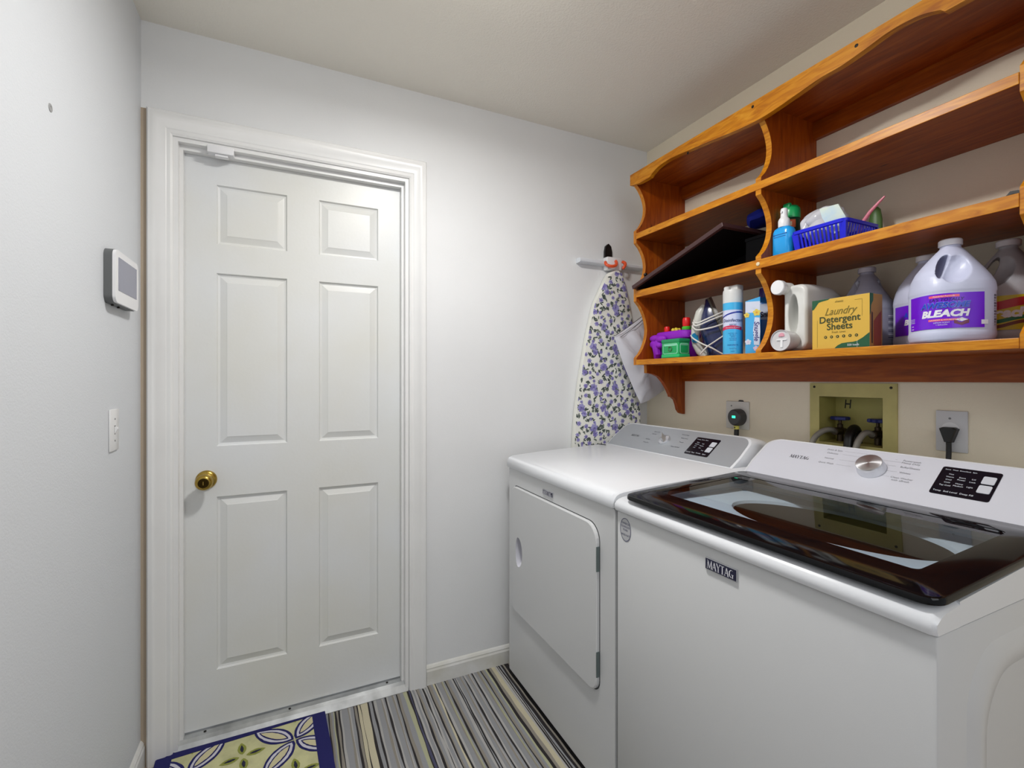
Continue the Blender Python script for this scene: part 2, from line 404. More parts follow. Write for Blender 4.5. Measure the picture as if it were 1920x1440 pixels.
obj('border', bm, NAVY, mt, 'navy blue border')
bm = NB()
def inmat(p): return W0+bw < p[0] < -bw and H0+bw < p[1] < -bw
def clipm(p): return (min(max(p[0], W0+bw), -bw), min(max(p[1], H0+bw), -bw))
def flat(pts, z, mi):
    # Sutherland-Hodgman clip against the field rectangle
    poly = pts
    for ax, lim, s in ((0, W0+bw, 1), (0, -bw, -1), (1, H0+bw, 1), (1, -bw, -1)):
        out = []
        for i in range(len(poly)):
            a, b = poly[i], poly[(i+1) % len(poly)]
            ia, ib = s*(a[ax]-lim) >= 0, s*(b[ax]-lim) >= 0
            if ia: out.append(a)
            if ia != ib:
                t_ = (lim-a[ax])/(b[ax]-a[ax]); out.append((a[0]+(b[0]-a[0])*t_, a[1]+(b[1]-a[1])*t_))
        poly = out
        if len(poly) < 3: return
    bm.faces.new([bm.verts.new((p[0], p[1], z)) for p in poly]).material_index = mi
def leaf(cx, cy, ang, L, Wd, z, mi, off=.006, blunt=.5):
    pts = []; n = 14
    for s_ in (1, -1):
        rng = range(n+1) if s_ == 1 else range(n-1, 0, -1)
        for k in rng:
            u = k/n; wv = Wd*math.sin(PI*u**.9)**.8 if 0 < u < 1 else 0
            x_, y_ = off+u*L, s_*wv + random.uniform(-.0008, .0008)
            pts.append((cx+x_*math.cos(ang)-y_*math.sin(ang), cy+x_*math.sin(ang)+y_*math.cos(ang)))
    flat(pts, z, mi)
P_ = .315
for i in range(-2, 3):
    for j in range(-2, 3):
        cx, cy = -.110+i*P_, -.142+j*P_
        for q in range(4):
            a = math.radians(51+q*90)
            leaf(cx, cy, a, .158, .036, .0172, 0, .004); leaf(cx, cy, a, .138, .0275, .0176, 1, .014); leaf(cx, cy, a, .118, .0175, .0180, 0, .024); leaf(cx, cy, a, .104, .0125, .0184, 2, .031)
        mx_, my_ = cx+P_/2, cy
        for (qx, qy) in ((P_/2, 0), (0, P_/2)):
            for q in range(4):
                a = q*PI/2+.1; leaf(cx+qx, cy+qy, a, .058, .013, .0172, 3, .010); leaf(cx+qx, cy+qy, a, .036, .005, .0178, 4, .020)
o = obj('leaf_pattern', bm, [NAVY, MWH, MCR, MOL, MDN], mt)

# ------------------------------------------------------------------ wall shelf
PY = [(.428, .447), (1.053, 1.073), (1.668, 1.687)]      # side panels
SZ = [(1.341, 1.364), (1.641, 1.671), (1.901, 1.927)]    # shelves
SF = 1.400                                               # front
XW = XR-.001
sh = empty('wall_shelf', 'orange-brown pine wall shelf with scalloped sides above the machines', 'shelf', (XR, 1.07, 1.11))
def off(bm, t=sh):
    for v in bm.verts: v.co -= Vector(t.location)
    return bm
def scallop(z0, z1, depth, n=12):
    # front x values between two block ends
    return [(SF-.002+depth*math.sin(PI*k/n)**.75, z0+(z1-z0)*k/n) for k in range(n+1)]
def panel_prof(lower):
    pts = []
    segs = [(1.372, 1.625, .060), (1.683, 1.885, .052), (1.940, 2.145, .052)]
    if lower:
        pts += [(XW, 1.114), (1.672, 1.114), (1.658, 1.120), (1.645, 1.135), (1.638, 1.160), (1.628, 1.182), (1.610, 1.194), (1.598, 1.196), (1.596, 1.205), (1.580, 1.232), (1.558, 1.262), (1.530, 1.288), (1.500, 1.300), (1.470, 1.304), (1.458, 1.305), (1.456, 1.341)]
        pts += [(SF-.002, 1.341)]
    else: pts += [(XW, 1.341), (SF-.002, 1.341)]
    for a, b, d in segs: pts += scallop(a, b, d)
    pts += [(SF, 2.150), (SF+.012, 2.18), (XW, 2.18)]
    return pts
for i, (a, b) in enumerate(PY):
    bm = NB(); prism(bm, panel_prof(i != 1), 'y', a, b)
    bm.normal_update()
    for f in bm.faces:
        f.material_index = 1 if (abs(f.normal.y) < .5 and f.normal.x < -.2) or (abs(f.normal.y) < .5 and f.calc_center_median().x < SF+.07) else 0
    obj('side_panel', off(bm), [WOODZ, WEDGE_DIM if i == 2 else WEDGE_LIT], sh, 'scalloped end panel with lower bracket' if i == 2 else None)
for (c, d) in SZ:
    bm = NB()
    if c < 1.4: box(bm, SF-.004, XW, .447, 1.668, c, d, .0015)
    else: box(bm, SF-.004, XW, .447, 1.668, c, d, .0015)
    bm.normal_update()
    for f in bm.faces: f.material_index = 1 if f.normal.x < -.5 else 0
    obj('shelf_board', off(bm), [WOODY, WEDGE_LIT], sh)
bm = NB(); box(bm, SF+.012, XW, .428, 1.687, 2.178, 2.194); obj('top_board', off(bm), WOODY, sh)
# fascia with waved lower edge
bm = NB(); pts = []
def wave(y0, y1, n=20):
    out = []
    for k in range(n+1):
        u = k/n; y = y0+(y1-y0)*u
        c = abs(u-.5)*2
        z = 2.138 + .026*(.5+.5*math.cos(min(1, max(0, (c-.10)/.72))*PI)) if c < .82 else 2.138
        if c < .82 and c > .55: z += .002
        out.append((y, z))
    return out
def smooth_pts(P, n=6):
    out = []
    for i in range(len(P)-1):
        p0, p1, p2, p3 = P[max(i-1, 0)], P[i], P[i+1], P[min(i+2, len(P)-1)]
        for k in range(n):
            q = k/n; out.append(tuple(.5*((2*p1[j])+(-p0[j]+p2[j])*q+(2*p0[j]-5*p1[j]+4*p2[j]-p3[j])*q*q+(-p0[j]+3*p1[j]-3*p2[j]+p3[j])*q**3) for j in (0, 1)))
    return out+[P[-1]]
pts = [(1.702, 2.150), (1.640, 2.139), (1.575, 2.1395)] + smooth_pts([(1.572, 2.142), (1.535, 2.160), (1.48, 2.168), (1.42, 2.166), (1.34, 2.157), (1.22, 2.143), (1.14, 2.133), (1.06, 2.128), (1.0, 2.131), (.93, 2.140), (.86, 2.149), (.80, 2.150), (.74, 2.158), (.68, 2.168), (.62, 2.164), (.578, 2.148)]) + [(.57, 2.139), (.44, 2.137), (.412, 2.150), (.412, 2.197), (1.702, 2.197)]
prism(bm, pts, 'x', SF-.010, SF+.010); bm.normal_update()
fa = obj('fascia', off(bm), WEDGE_LIT, sh, 'front fascia board with waved lower edge')
for y in (1.078, .761, 1.36):
    bm = NB(); lathe(bm, [(.005, 0), (.0045, -.0008), (.001, -.001)], (SF-.010, y, 2.181 if y < 1.3 else 2.15), 'x', 12); obj('plug_hole', off(bm), SCREW, fa)
bm = NB(); box(bm, XW-.018, XW, .447, 1.668, 2.120, 2.178); obj('back_rail', off(bm), WOODY, sh)
bm = NB(); box(bm, XW-.018, XW, .447, 1.668, 1.268, 1.341); obj('apron', off(bm), WOODY, sh, 'dark apron board below the lowest shelf')
bm = NB(); lathe(bm, [(.0065, 0), (.006, -.003), (.003, -.004)], (SF-.004, 1.062, 1.656), 'x', 16); obj('screw_cap', off(bm), mat('cap_pale', (224, 206, 170), .3), sh, smooth=True)
bm = NB()   # notch blocks on the divider fronts
for z in (1.669, 1.926): pass
bm.free()
# ring hook on left panel
bm = NB(); tube(bm, [(1.60+.016*math.cos(a), 1.652, 1.765+.016*math.sin(a)) for a in [math.radians(60+k*20) for k in range(13)]], .0022, 8); obj('ring_hook', off(bm), CHROME, sh, 'small metal ring on the left end panel', smooth=True)
bm = NB(); lathe(bm, [(.007, 0), (.008, -.008), (.005, -.012)], (1.445, 1.668, 1.747), 'y', 14); obj('peg', off(bm), SCREW, sh, smooth=True)

# ------------------------------------------------------------------ machines
TX, TZ = .7901, .6130      # console slope direction (x,z)
CX0, CZ0 = 1.362, .972
def face_pt(y, t, off_=0): return Vector((CX0+TX*t-TZ*off_, y, CZ0+TZ*t+TX*off_))
def top_profile():
    return [(.846, .902), (.8425, .912), (.8425, .924), (.846, .934), (.853, .942), (.864, .9475), (.88, .950), (1.0, .9575), (1.362, .972), (1.60, .976), (1.60, .902)]
def round_ends(bm, y0, y1, r):
    pass
def machine(name, label, y0, y1, L, yL, yR, tops, facemat):
    """y0 right end, y1 left end; returns root + part list; built in world coords then offset to root"""
    root = empty(name, label, 'washer' if 'wash' in name else 'dryer', (1.2, (y0+y1)/2, 0))
    O = lambda b: off(b, root)
    bm = NB(); box(bm, .855 if 'wash' in name else .8800, 1.565, y0+.002, y1-.002, .035, .8985, .006 if 'wash' in name else 0, 2)
    if 'wash' in name:
        bm.normal_update(); bmesh.ops.delete(bm, geom=[f for f in bm.faces if f.normal.z > .95], context='FACES')
    obj('cabinet', O(bm), APPF, root, smooth=True)
    for x in (.90, 1.5):
        for y in (y0+.06, y1-.06):
            bm = NB(); lathe(bm, [(.02, .0095), (.02, .016), (.010, .018), (.010, .036)], (x, y, 0), seg=14); obj('foot', O(bm), BLACKM, root)
    return root, O
def deck(bm, y0, y1, hole=None):
    prof = top_profile(); n = len(prof)
    ins = [(0, .006), (.0015, .003), (.004, .001), (.008, 0)]
    rs = []
    for e, (dy, _) in enumerate(ins): rs.append([(p[0]+(.006-dy*.75 if p[0] < 1 else 0), y0+dy, p[1]-(.005-dy*.6 if .93 < p[1] else 0)) for p in prof])
    for e, (dy, _) in enumerate(ins[::-1]): rs.append([(p[0]+(.006-dy*.75 if p[0] < 1 else 0), y1-dy, p[1]-(.005-dy*.6 if .93 < p[1] else 0)) for p in prof])
    rings(bm, rs)
def console(root, O, y0, y1, L, mat_face, flip=False):
    """y0<y1 ends; slab with rounded upper corners, silver / white face plate"""
    r = .045; n = 8
    def outline(i):
        a, b, T = y0+i, y1-i, L-i*.6
        pts = [(b, 0), (b+.004, T*.35)]
        for k in range(n+1):
            an = math.radians(90*k/n); pts.append((b-r+r*math.cos(an), T-r*.9+r*.9*math.sin(an)))
        for k in range(n+1):
            an = math.radians(90+90*k/n); pts.append((a+r+r*math.cos(an), T-r*.9+r*.9*math.sin(an)))
        pts += [(a-.004, T*.35), (a, 0)]
        return pts
    bm = NB(); P = outline(0)
    f0 = [face_pt(y, t) for y, t in P]
    fm = [face_pt(y, t, -.002)+Vector((0, 0, 0)) for y, t in outline(-.002)]
    def backset(x, dz, sc):
        out = []
        for (y, t) in P:
            yc = (y0+y1)/2; q = face_pt(yc+(y-yc)*sc, t)
            out.append(Vector((max(x, q.x), q.y, max(CZ0-.0, q.z-dz))))
        return out
    rs = [f0, fm, backset(1.50, .0, 1.004), backset(1.56, .012, .99), backset(1.598, .03, .975)]
    rings(bm, rs)
    c = obj('console', O(bm), APPL, root, smooth=True, ang=50)
    bm = NB(); Q = outline(.007)
    A = [face_pt(y, max(t, .003), 0) for y, t in Q]; B = [face_pt(y, max(t, .003), .0012) for y, t in Q]
    rings(bm, [A, B]); fp = obj('face_plate', O(bm), mat_face, c)
    return c
def face_prism(pts, a, b):
    bm = NB(); rings(bm, [[face_pt(y, t, a) for y, t in pts], [face_pt(y, t, b) for y, t in pts]]); return bm
def face_fn(y, t, off_=.0016): # text origin (y,t); u runs to -y
    return lambda a, b: face_pt(y-a, t+b, off_)
INK = mat('ink_grey', (120, 122, 128), .6); INKD = mat('ink_dark', (40, 42, 52), .6); INKW = mat('ink_white', (225, 228, 235), .5)
def serif_text(word, size):
    """strokes with slab serifs for a word of capitals -> (V,F)"""
    G_ = {'M': ([((0, 0), (.12, 1), .07), ((.12, 1), (.42, 0), .17), ((.42, 0), (.74, 1), .07), ((.76, 1), (.80, 0), .18)], [(-.08, .10, 0), (-.04, .2, 1), (.68, .90, 1), (.64, .96, 0)], .92),
          'A': ([((.05, 0), (.36, 1), .07), ((.36, 1), (.66, 0), .19), ((.17, .34), (.52, .34), .07)], [(-.06, .18, 0), (.50, .80, 0)], .76),
          'Y': ([((.06, 1), (.36, .45), .18), ((.66, 1), (.36, .45), .07), ((.36, .5), (.36, 0), .17)], [(-.06, .22, 1), (.52, .78, 1), (.22, .50, 0)], .76),
          'T': ([((.33, 0), (.33, 1), .18), ((0, .97), (.66, .97), .08)], [(.18, .48, 0)], .70),
          'G': ([((.66, .90), (.40, 1), .09), ((.40, .98), (.12, .74), .17), ((.12, .76), (.12, .26), .18), ((.12, .26), (.40, .02), .17), ((.40, .03), (.68, .14), .09), ((.66, .0), (.66, .42), .17)], [(.46, .82, .42)], .84)}
    V, F = [], []; x = 0
    def quad(p, q, w):
        d = Vector((q[0]-p[0], q[1]-p[1])).normalized(); nrm = Vector((-d.y, d.x))*w/2
        if abs(d.y) > .3: nrm = Vector((w/2, 0))
        k = len(V)
        for s_ in ((p, 1), (p, -1), (q, -1), (q, 1)): V.append((x+s_[0][0]+nrm.x*s_[1], s_[0][1]+nrm.y*s_[1]))
        F.append((k, k+1, k+2, k+3))
    for ch in word:
        st, sf, adv = G_[ch]
        for p, q, w_ in st: quad(p, q, w_)
        for a, b, z in sf: quad((a, z), (b, z), .07)
        x += adv
    return [((v[0]-x/2)*size, (v[1]-.5)*size) for v in V], F
def badge(root, O, yc, zc, w, h):
    bm = NB(); box(bm, .8515, .8552, yc-w/2, yc+w/2, zc-h/2, zc+h/2, .001); b = obj('badge', O(bm), CHROME, root, 'small navy badge with silver rim')
    bm = NB(); box(bm, .8508, .8516, yc-w/2+.002, yc+w/2-.002, zc-h/2+.002, zc+h/2-.002); obj('badge_field', O(bm), mat('badge_navy', (26, 26, 58), .3), b)
    bm = NB(); put2d(bm, serif_text('MAYTAG', w*.152), lambda a, c_: Vector((.8504, yc-a*1.15, zc+c_*1.35))); obj('badge_lettering', O(bm), mat('badge_silver', (225, 225, 232), .3), b)
def words(bm, items, mi=0):
    for s, y, t, size in items: put2d(bm, text2d(s, size, bold=.0), face_fn(y, t), mi)

# ---- dryer
dry, O = machine('dryer', 'white front-door dryer between the back wall and the washer', 1.112, 1.846, .152, 0, 0, None, SILV)
bm = NB(); deck(bm, 1.1115, 1.850); obj('top_panel', O(bm), APPL, dry, smooth=True, ang=40)
con = console(dry, O, 1.140, 1.838, .156, SILV)
bm = NB(); put2d(bm, serif_text('MAYTAG', .011), face_fn(1.706, .080)); words(bm, [('Quick Dry', 1.60, .120, .008), ('Normal', 1.605, .105, .008), ('Delicate', 1.615, .070, .008), ('Timed Dry', 1.61, .050, .008), ('Heavy Duty', 1.44, .125, .008), ('Bulky Items', 1.43, .105, .008), ('Towels', 1.43, .082, .008), ('Steam Refresh', 1.44, .052, .008)])
obj('console_lettering', O(bm), INKD, con)['kind'] = 'stuff'
def metal_radial():
    if 'dial_metal' in MATS: return MATS['dial_metal']
    m = mat('dial_metal', (226, 228, 232), .30, metal=.9); nt = m.node_tree; p = nt.nodes['Principled BSDF']
    tg = nt.nodes.new('ShaderNodeTangent'); tg.direction_type = 'RADIAL'; tg.axis = 'Z'
    p.inputs['Anisotropic'].default_value = .85; nt.links.new(tg.outputs[0], p.inputs['Tangent']); return m
def dial(con, O, y, t, R, wing):
    bm = NB(); root = con.parent; c = face_pt(y, t, 0)-root.location
    def ring(r, h): return [Vector((math.cos(2*PI*k/40)*r, math.sin(2*PI*k/40)*r, h)) for k in range(40)]
    if wing:
        rings(bm, [ring(R, .0), ring(R, .007), ring(R*.94, .010), ring(R*.60, .0115)])
        th = math.radians(128); u = Vector((math.cos(th), math.sin(th), 0)); v = Vector((-math.sin(th), math.cos(th), 0))
        A = [u*(R*.96*a)+v*(R*.46*b)+Vector((0, 0, .009)) for a, b in ((-1, .15), (-.5, 1), (.6, .9), (1, .1), (1, -.1), (.6, -.9), (-.5, -1), (-1, -.15))]
        B = [u*(R*.96*a)+v*(R*.07*b)+Vector((0, 0, .030)) for a, b in ((-.92, .5), (-.4, 1), (.5, 1), (.95, .5), (.95, -.5), (.5, -1), (-.4, -1), (-.92, -.5))]
        rings(bm, [A, B])
    else:
        rings(bm, [ring(R*1.04, .0), ring(R*1.05, .004), ring(R*1.0, .012), ring(R*.98, .022), ring(R*.93, .026), ring(R*.90, .0262), ring(.0005, .0256)])
    o = obj('dial', bm, metal_radial(), con, 'brushed chrome cycle dial', smooth=True, ang=28)
    nrm = Vector((-TZ, 0, TX)); ax = Vector((0, -1, 0)); ay = nrm.cross(ax)
    M = Matrix((ax, ay, nrm)).transposed().to_4x4(); M.translation = c; o.matrix_local = M
    return o
dial(con, O, 1.520, .078, .026, True)
def display(con, O, y, t, w, h, rows, mono):
    bm = face_prism(rrect(w, h, .005, 3, y, t), .001, .0022)
    d = obj('display_panel', O(bm), mat('display_black', (18, 19, 28), .15), con, 'black touch display')
    bm = NB()
    for s, a, b, sz in rows: put2d(bm, text2d(s, sz), face_fn(y+w/2-a*w, t-h/2+b*h, .0026))
    obj('display_lettering', O(bm), INKW, con)['kind'] = 'stuff'
    for b in (.66, .35):
        bm = face_prism(rrect(w*.21, h*.26, .003, 3, y-w*.345, t-h/2+b*h+h*.03), .0022, .0034)
        obj('button', O(bm), mat('button_grey', (200, 202, 210), .35), con)
DR = [('Sensing', .14, .88, .006), ('Damp', .32, .88, .006), ('Done', .48, .88, .006), ('More', .22, .70, .006), ('Normal', .22, .60, .006), ('Less', .22, .50, .006), ('Low', .22, .40, .006), ('High', .45, .66, .006), ('Medium', .45, .54, .006), ('Low', .45, .42, .006), ('Time', .62, .30, .006), ('Dryness', .13, .12, .0068), ('Temp', .34, .12, .0068), ('Wrinkle', .56, .12, .0068), ('Signal', .80, .12, .0068)]
display(con, O, 1.318, .075, .113, .095, DR, 1)
badge(dry, O, 1.505, .860, .074, .020)
# dryer door : flat slab with two rounded right corners, sloping lower edge is perspective only
def door_out(i):
    y0, y1, z0, z1 = 1.190+i, 1.795-i, .318+i, .832-i; r = .055; out = []
    for (cy, cz, a0, rr) in ((y1-.03, z1-.03, 0, .03), (y0+r, z1-r, 90, r), (y0+r*.7, z0+r*.7, 180, r*.7), (y1-.03, z0+.03, 270, .03)):
        for k in range(7):
            a = math.radians(a0+90*k/6); out.append((cy+rr*math.cos(a), cz+rr*math.sin(a)))
    return out
bm = NB(); rings(bm, [[(x, y, z) for y, z in door_out(i)] for x, i in ((.8552, -.003), (.8545, -.003), (.8545, .004), (.8552, .004))], cap=False, closed=True); obj('door_gap', O(bm), mat('gap_shade', (70, 72, 74), .7), dry)  # dark ring painted round the door for the shade in its gap
bm = NB()
hy, hz = 1.735, .571
hole_o = [(hy+.0225*math.cos(a)*(1 if math.cos(a) > 0 else 1.7), hz+.060*math.sin(a)) for a in [2*PI*k/28 for k in range(28)]]
fb = NB(); FP = rrect(1.844-1.114, .8985-.035, .006, 3, 1.479, .46675)
fo = [[fb.verts.new((x, y, z)) for y, z in FP] for x in (.8800, .8575, .855)]
for i in range(2):
    for k in range(len(FP)): fb.faces.new((fo[i][k], fo[i][(k+1) % len(FP)], fo[i+1][(k+1) % len(FP)], fo[i+1][k]))
fh = [fb.verts.new((.855, hy+(y-hy)*1.02, hz+(z-hz)*1.02)) for y, z in hole_o]
fe = [fb.edges.new((fh[i], fh[(i+1) % 28])) for i in range(28)]+[e_ for e_ in fb.edges if all(v in fo[2] for v in e_.verts)]
bmesh.ops.triangle_fill(fb, use_beauty=True, edges=fe)
obj('front_panel', O(fb), APPF, dry)
DO = door_out(0)
rs = [[(.8552, y, z) for y, z in DO], [(.846, y, z) for y, z in DO], [(.8435, y, z) for y, z in door_out(.003)]]
rings(bm, rs, cap=False)
Hn = 28
def nearest_ring(): 
    out = []
    for y, z in door_out(.003):
        a = math.atan2((z-hz)/.060, (y-hy)/.0225); out.append((hy+.0225*math.cos(a)*(1 if math.cos(a) > 0 else 1.7), hz+.060*math.sin(a)))
    return out
# build the face as bmesh fill between the outline and the hole
ov = [bm.verts.new((.8435, y, z)) for y, z in door_out(.003)]; hv = [bm.verts.new((.8435, y, z)) for y, z in hole_o]
es = [bm.edges.new((ov[i], ov[(i+1) % len(ov)])) for i in range(len(ov))]+[bm.edges.new((hv[i], hv[(i+1) % len(hv)])) for i in range(len(hv))]
bmesh.ops.triangle_fill(bm, use_beauty=True, edges=es)
bmesh.ops.remove_doubles(bm, verts=bm.verts, dist=1e-6)
ddoor = obj('door', O(bm), APPF, dry, 'dryer door with recessed handle')
bm = NB(); rr = []
for s_, x in ((1, .8433), (.985, .846), (.96, .856), (.90, .868), (.72, .8755), (.35, .8775)):
    rr.append([(x, hy+(y-hy)*s_, hz+(z-hz)*s_) for y, z in hole_o])
rings(bm, rr, cap=False); bm.faces.new([bm.verts.new(p) for p in rr[-1]]); obj('handle_recess', O(bm), mat('recess_grey', (206, 206, 214), .35), ddoor, smooth=True)
for z0, z1 in ((.370, .447), (.691, .767)):
    bm = NB(); box(bm, .8415, .8535, 1.1865, 1.1895, z0, z1, .001); obj('hinge', O(bm), mat('hinge_steel', (120, 132, 132), .3, metal=.8), ddoor)
# ---- washer
wash, O = machine('washing_machine', 'white top-loading washer with black glass lid at the right', .357, 1.1075, .166, 0, 0, None, APPL)
# deck with opening: front rail, side rails
dk = NB(); prof = top_profile()
wy0, wy1 = .3565, 1.108; ox0, ox1, oy0, oy1 = .915, 1.335, .410, 1.050
fr = [(.846, .902), (.8425, .910), (.8430, .919), (.848, .927), (.857, .9325), (.870, .936), (.890, .938), (ox0, .940), (ox0, .902)]
def extr(bm, pr, a, b, r=.006):
    rs = []
    for dy in (0, .0015, .004, .008): rs.append([(p[0]+(.006-dy*.75 if p[0] < .9 else 0), a+dy, p[1]-(.005-dy*.6 if .92 < p[1] else 0)) for p in pr])
    for dy in (.008, .004, .0015, 0): rs.append([(p[0]+(.006-dy*.75 if p[0] < .9 else 0), b-dy, p[1]-(.005-dy*.6 if .92 < p[1] else 0)) for p in pr])
    rings(bm, rs)
extr(dk, fr, wy0, wy1)
zt = lambda x: .940+(x-.915)*.072
for a, b in ((wy0, oy0), (oy1, wy1)):
    pts = [(ox0, .902), (ox1, .902), (ox1, zt(ox1)), (ox0, zt(ox0))]; prism(dk, pts, 'y', a+.0005, b-.0005 if b == wy1 else b)
prism(dk, [(ox1, .902), (1.60, .902), (1.60, .976), (1.362, .972), (ox1, zt(ox1))], 'y', wy0+.0005, wy1-.0005)
obj('top_panel', O(dk), APPL, wash, smooth=True, ang=40)
# tub deck inside : pale ring around round opening, drum
bm = NB(); cxt, cyt, Rt = 1.182, .712, .236
rect = []
NS = 64
for k in range(NS):
    a = 2*PI*k/NS; c, s_ = math.cos(a), math.sin(a)
    tq = min((abs((ox1-cxt)/c) if c > 0 else abs((ox0-cxt)/c)) if abs(c) > 1e-6 else 9, (abs((oy1-cyt)/s_) if s_ > 0 else abs((oy0-cyt)/s_)) if abs(s_) > 1e-6 else 9)
    rect.append((cxt+c*tq, cyt+s_*tq))
cir = lambda r, z, yr=1.0: [(cxt+(r*.60)*math.cos(2*PI*k/NS), cyt+r*yr*math.sin(2*PI*k/NS), z) for k in range(NS)]
rings(bm, [[(x, y, .938) for x, y in rect], [(cxt+(x-cxt)*.985, cyt+(y-cyt)*.985, .932) for x, y in rect], cir(Rt+.010, .926, 1.06), cir(Rt, .923, 1.05), cir(Rt-.004, .915, 1.05)], cap=False)
obj('tub_ring', O(bm), mat('tub_ring_white', (214, 226, 236), .4), wash, smooth=True)
bm = NB(); rings(bm, [cir(Rt-.004, .915, 1.05), cir(Rt-.004, .60), cir(Rt*.7, .52), cir(.02, .50)], cap=False)
obj('drum', O(bm), mat('drum_steel', (34, 31, 29), .45, metal=.3), wash, smooth=True)
bm = NB(); lathe(bm, [(.05, .501), (.045, .58), (.02, .62), (.001, .625)], (cxt, cyt, 0), seg=24, cap=False); obj('agitator', O(bm), mat('agitator_grey', (150, 152, 158), .4), wash, smooth=True)
# lid: dark frame + smoked glass
lz = lambda x: .9525+(x-.85)*.058
lid_out = lambda i: [(x, y) for x, y in rrect(.486-2*i, .715-2*i, .028, 6, 1.091, .7125)]
bm = NB()
def lring(i, dz): return [(x, y, lz(x)+dz) for x, y in lid_out(i)]
def gring(dz, i=0): return [(x, y, lz(x)+dz) for x, y in rrect(.325-2*i, .600-2*i, .012, 6, 1.105, .722)]
# ring body between outline and window
rings(bm, [gring(-.012), lring(.020, -.0125), lring(.004, -.0125), lring(.0005, -.010), lring(0, -.004), lring(.0015, 0), lring(.005, .0015), gring(.0015)], cap=False, closed=True)
lid = obj('lid', O(bm), BLACK, wash, 'glossy black lid frame', smooth=True, ang=40)
gm = bpy.data.materials.new('smoked_glass'); gm.use_nodes = True; nt = gm.node_tree; nt.nodes.clear()
ou = nt.nodes.new('ShaderNodeOutputMaterial'); tr = nt.nodes.new('ShaderNodeBsdfTransparent'); tr.inputs[0].default_value = (.88, .92, .95, 1)
gl = nt.nodes.new('ShaderNodeBsdfGlossy'); gl.inputs['Roughness'].default_value = .015; gl.inputs[0].default_value = (.95, .95, .95, 1)
fz = nt.nodes.new('ShaderNodeFresnel'); fz.inputs[0].default_value = 1.52; ms = nt.nodes.new('ShaderNodeMixShader')
nt.links.new(fz.outputs[0], ms.inputs[0]); nt.links.new(tr.outputs[0], ms.inputs[1]); nt.links.new(gl.outputs[0], ms.inputs[2]); nt.links.new(ms.outputs[0], ou.inputs[0])
bm = NB(); bm.faces.new([bm.verts.new(p) for p in gring(.0006, -.001)]); obj('lid_glass', O(bm), gm, lid, 'smoked glass window in the lid')
for y in (.45, .98):
    bm = NB(); box(bm, 1.335, 1.350, y-.02, y+.02, .968, .976, .002); obj('lid_hinge', O(bm), BLACKM, lid)
con = console(wash, O, .392, 1.090, .168, mat('washer_face', (206, 207, 216), .35))
bm = NB(); put2d(bm, serif_text('MAYTAG', .0125), face_fn(.951, .099)); o = obj('console_brand', O(bm), INKD, con)
bm = NB(); words(bm, [('Drain & Spin', .868, .148, .0085), ('Delicates', .868, .134, .0085), ('Normal', .868, .112, .0085), ('Quick Wash', .868, .092, .0085),
 ('Powerwash', .672, .142, .0085), ('Heavy Duty', .672, .134, .0085), ('Bulky/Sheets', .668, .118, .0085), ('Whites', .672, .098, .0085), ('Clean Washer', .672, .078, .0085), ('with affresh', .672, .069, .0085)])
for a, b, t1 in ((.84, .78, .148), (.84, .78, .134), (.84, .79, .112), (.84, .80, .092), (.70, .69, .134), (.71, .705, .142), (.74, .70, .134), (.73, .70, .118), (.72, .69, .098), (.74, .70, .078)):
    put2d(bm, poly2d([(0, 0), (a-b, 0), (a-b, .0004), (0, .0004)]), face_fn(a, t1))
obj('console_lettering', O(bm), INK, con)['kind'] = 'stuff'
dial(con, O, .748, .095, .033, False)
WR = [('Sense', .11, .90, .0048), ('Wash', .24, .90, .0048), ('Rinse/Soak', .41, .90, .0048), ('Spin', .57, .90, .0048), ('Hot', .21, .74, .0058), ('Warm', .21, .64, .0058), ('Cool', .21, .54, .0058), ('Cold', .21, .44, .0058), ('Tap Cold', .20, .33, .0058), ('Extra', .42, .66, .0058), ('Power', .42, .58, .0058), ('Heavy', .42, .44, .0058), ('Medium', .42, .36, .0058),
      ('Lid', .61, .66, .0058), ('Lock', .61, .56, .0058), ('Light', .61, .38, .0058), ('Temp', .12, .12, .0068), ('Soil Level', .35, .12, .0068), ('Deep Fill', .62, .12, .0068)]
display(con, O, .551, .0945, .109, .093, WR, 1)
badge(wash, O, .740, .861, .084, .027)
bm = NB(); cs = [(1.066+.0235*math.cos(a), .853+.0325*math.sin(a)) for a in [2*PI*k/40 for k in range(40)]]
prism(bm, cs, 'x', .8542, .8552); st = obj('sticker', O(bm), mat('sticker_grey', (186, 187, 190), .5), wash, 'round grey sticker with blue print')
bm = NB(); ci = [(1.066+.0215*math.cos(a), .853+.0305*math.sin(a)) for a in [2*PI*k/40 for k in range(40)]]
rings(bm, [[(.8540, y, z) for y, z in cs], [(.8540, y, z) for y, z in ci]], cap=False)
SB = mat('sticker_blue', (84, 86, 118), .5)
for s, z in (('COMMERCIAL', .870), ('TECHNOLOGY', .861), ('POWER', .852), ('LIMITED PARTS', .838)):
    put2d(bm, text2d(s, .0082), lambda a, b, z=z: Vector((.8538, 1.066-a*.72, z+b)))
obj('sticker_print', O(bm), SB, st)
# embossed side panel of the washer
def emb(i, y):
    x0, x1, z0, z1 = .940+i, 1.50-i, .08+i, .855-i
    return [(x, y, z) for x, z in rrect(x1-x0, z1-z0, .10, 8, (x0+x1)/2, (z0+z1)/2)]
bm = NB(); rings(bm, [emb(0, .3592), emb(.018, .3500), emb(.040, .3500), emb(.056, .3588)], cap=False); bm.faces.new([bm.verts.new(p) for p in emb(.056, .3588)])
obj('embossed_side', O(bm), APPF, wash, smooth=True)

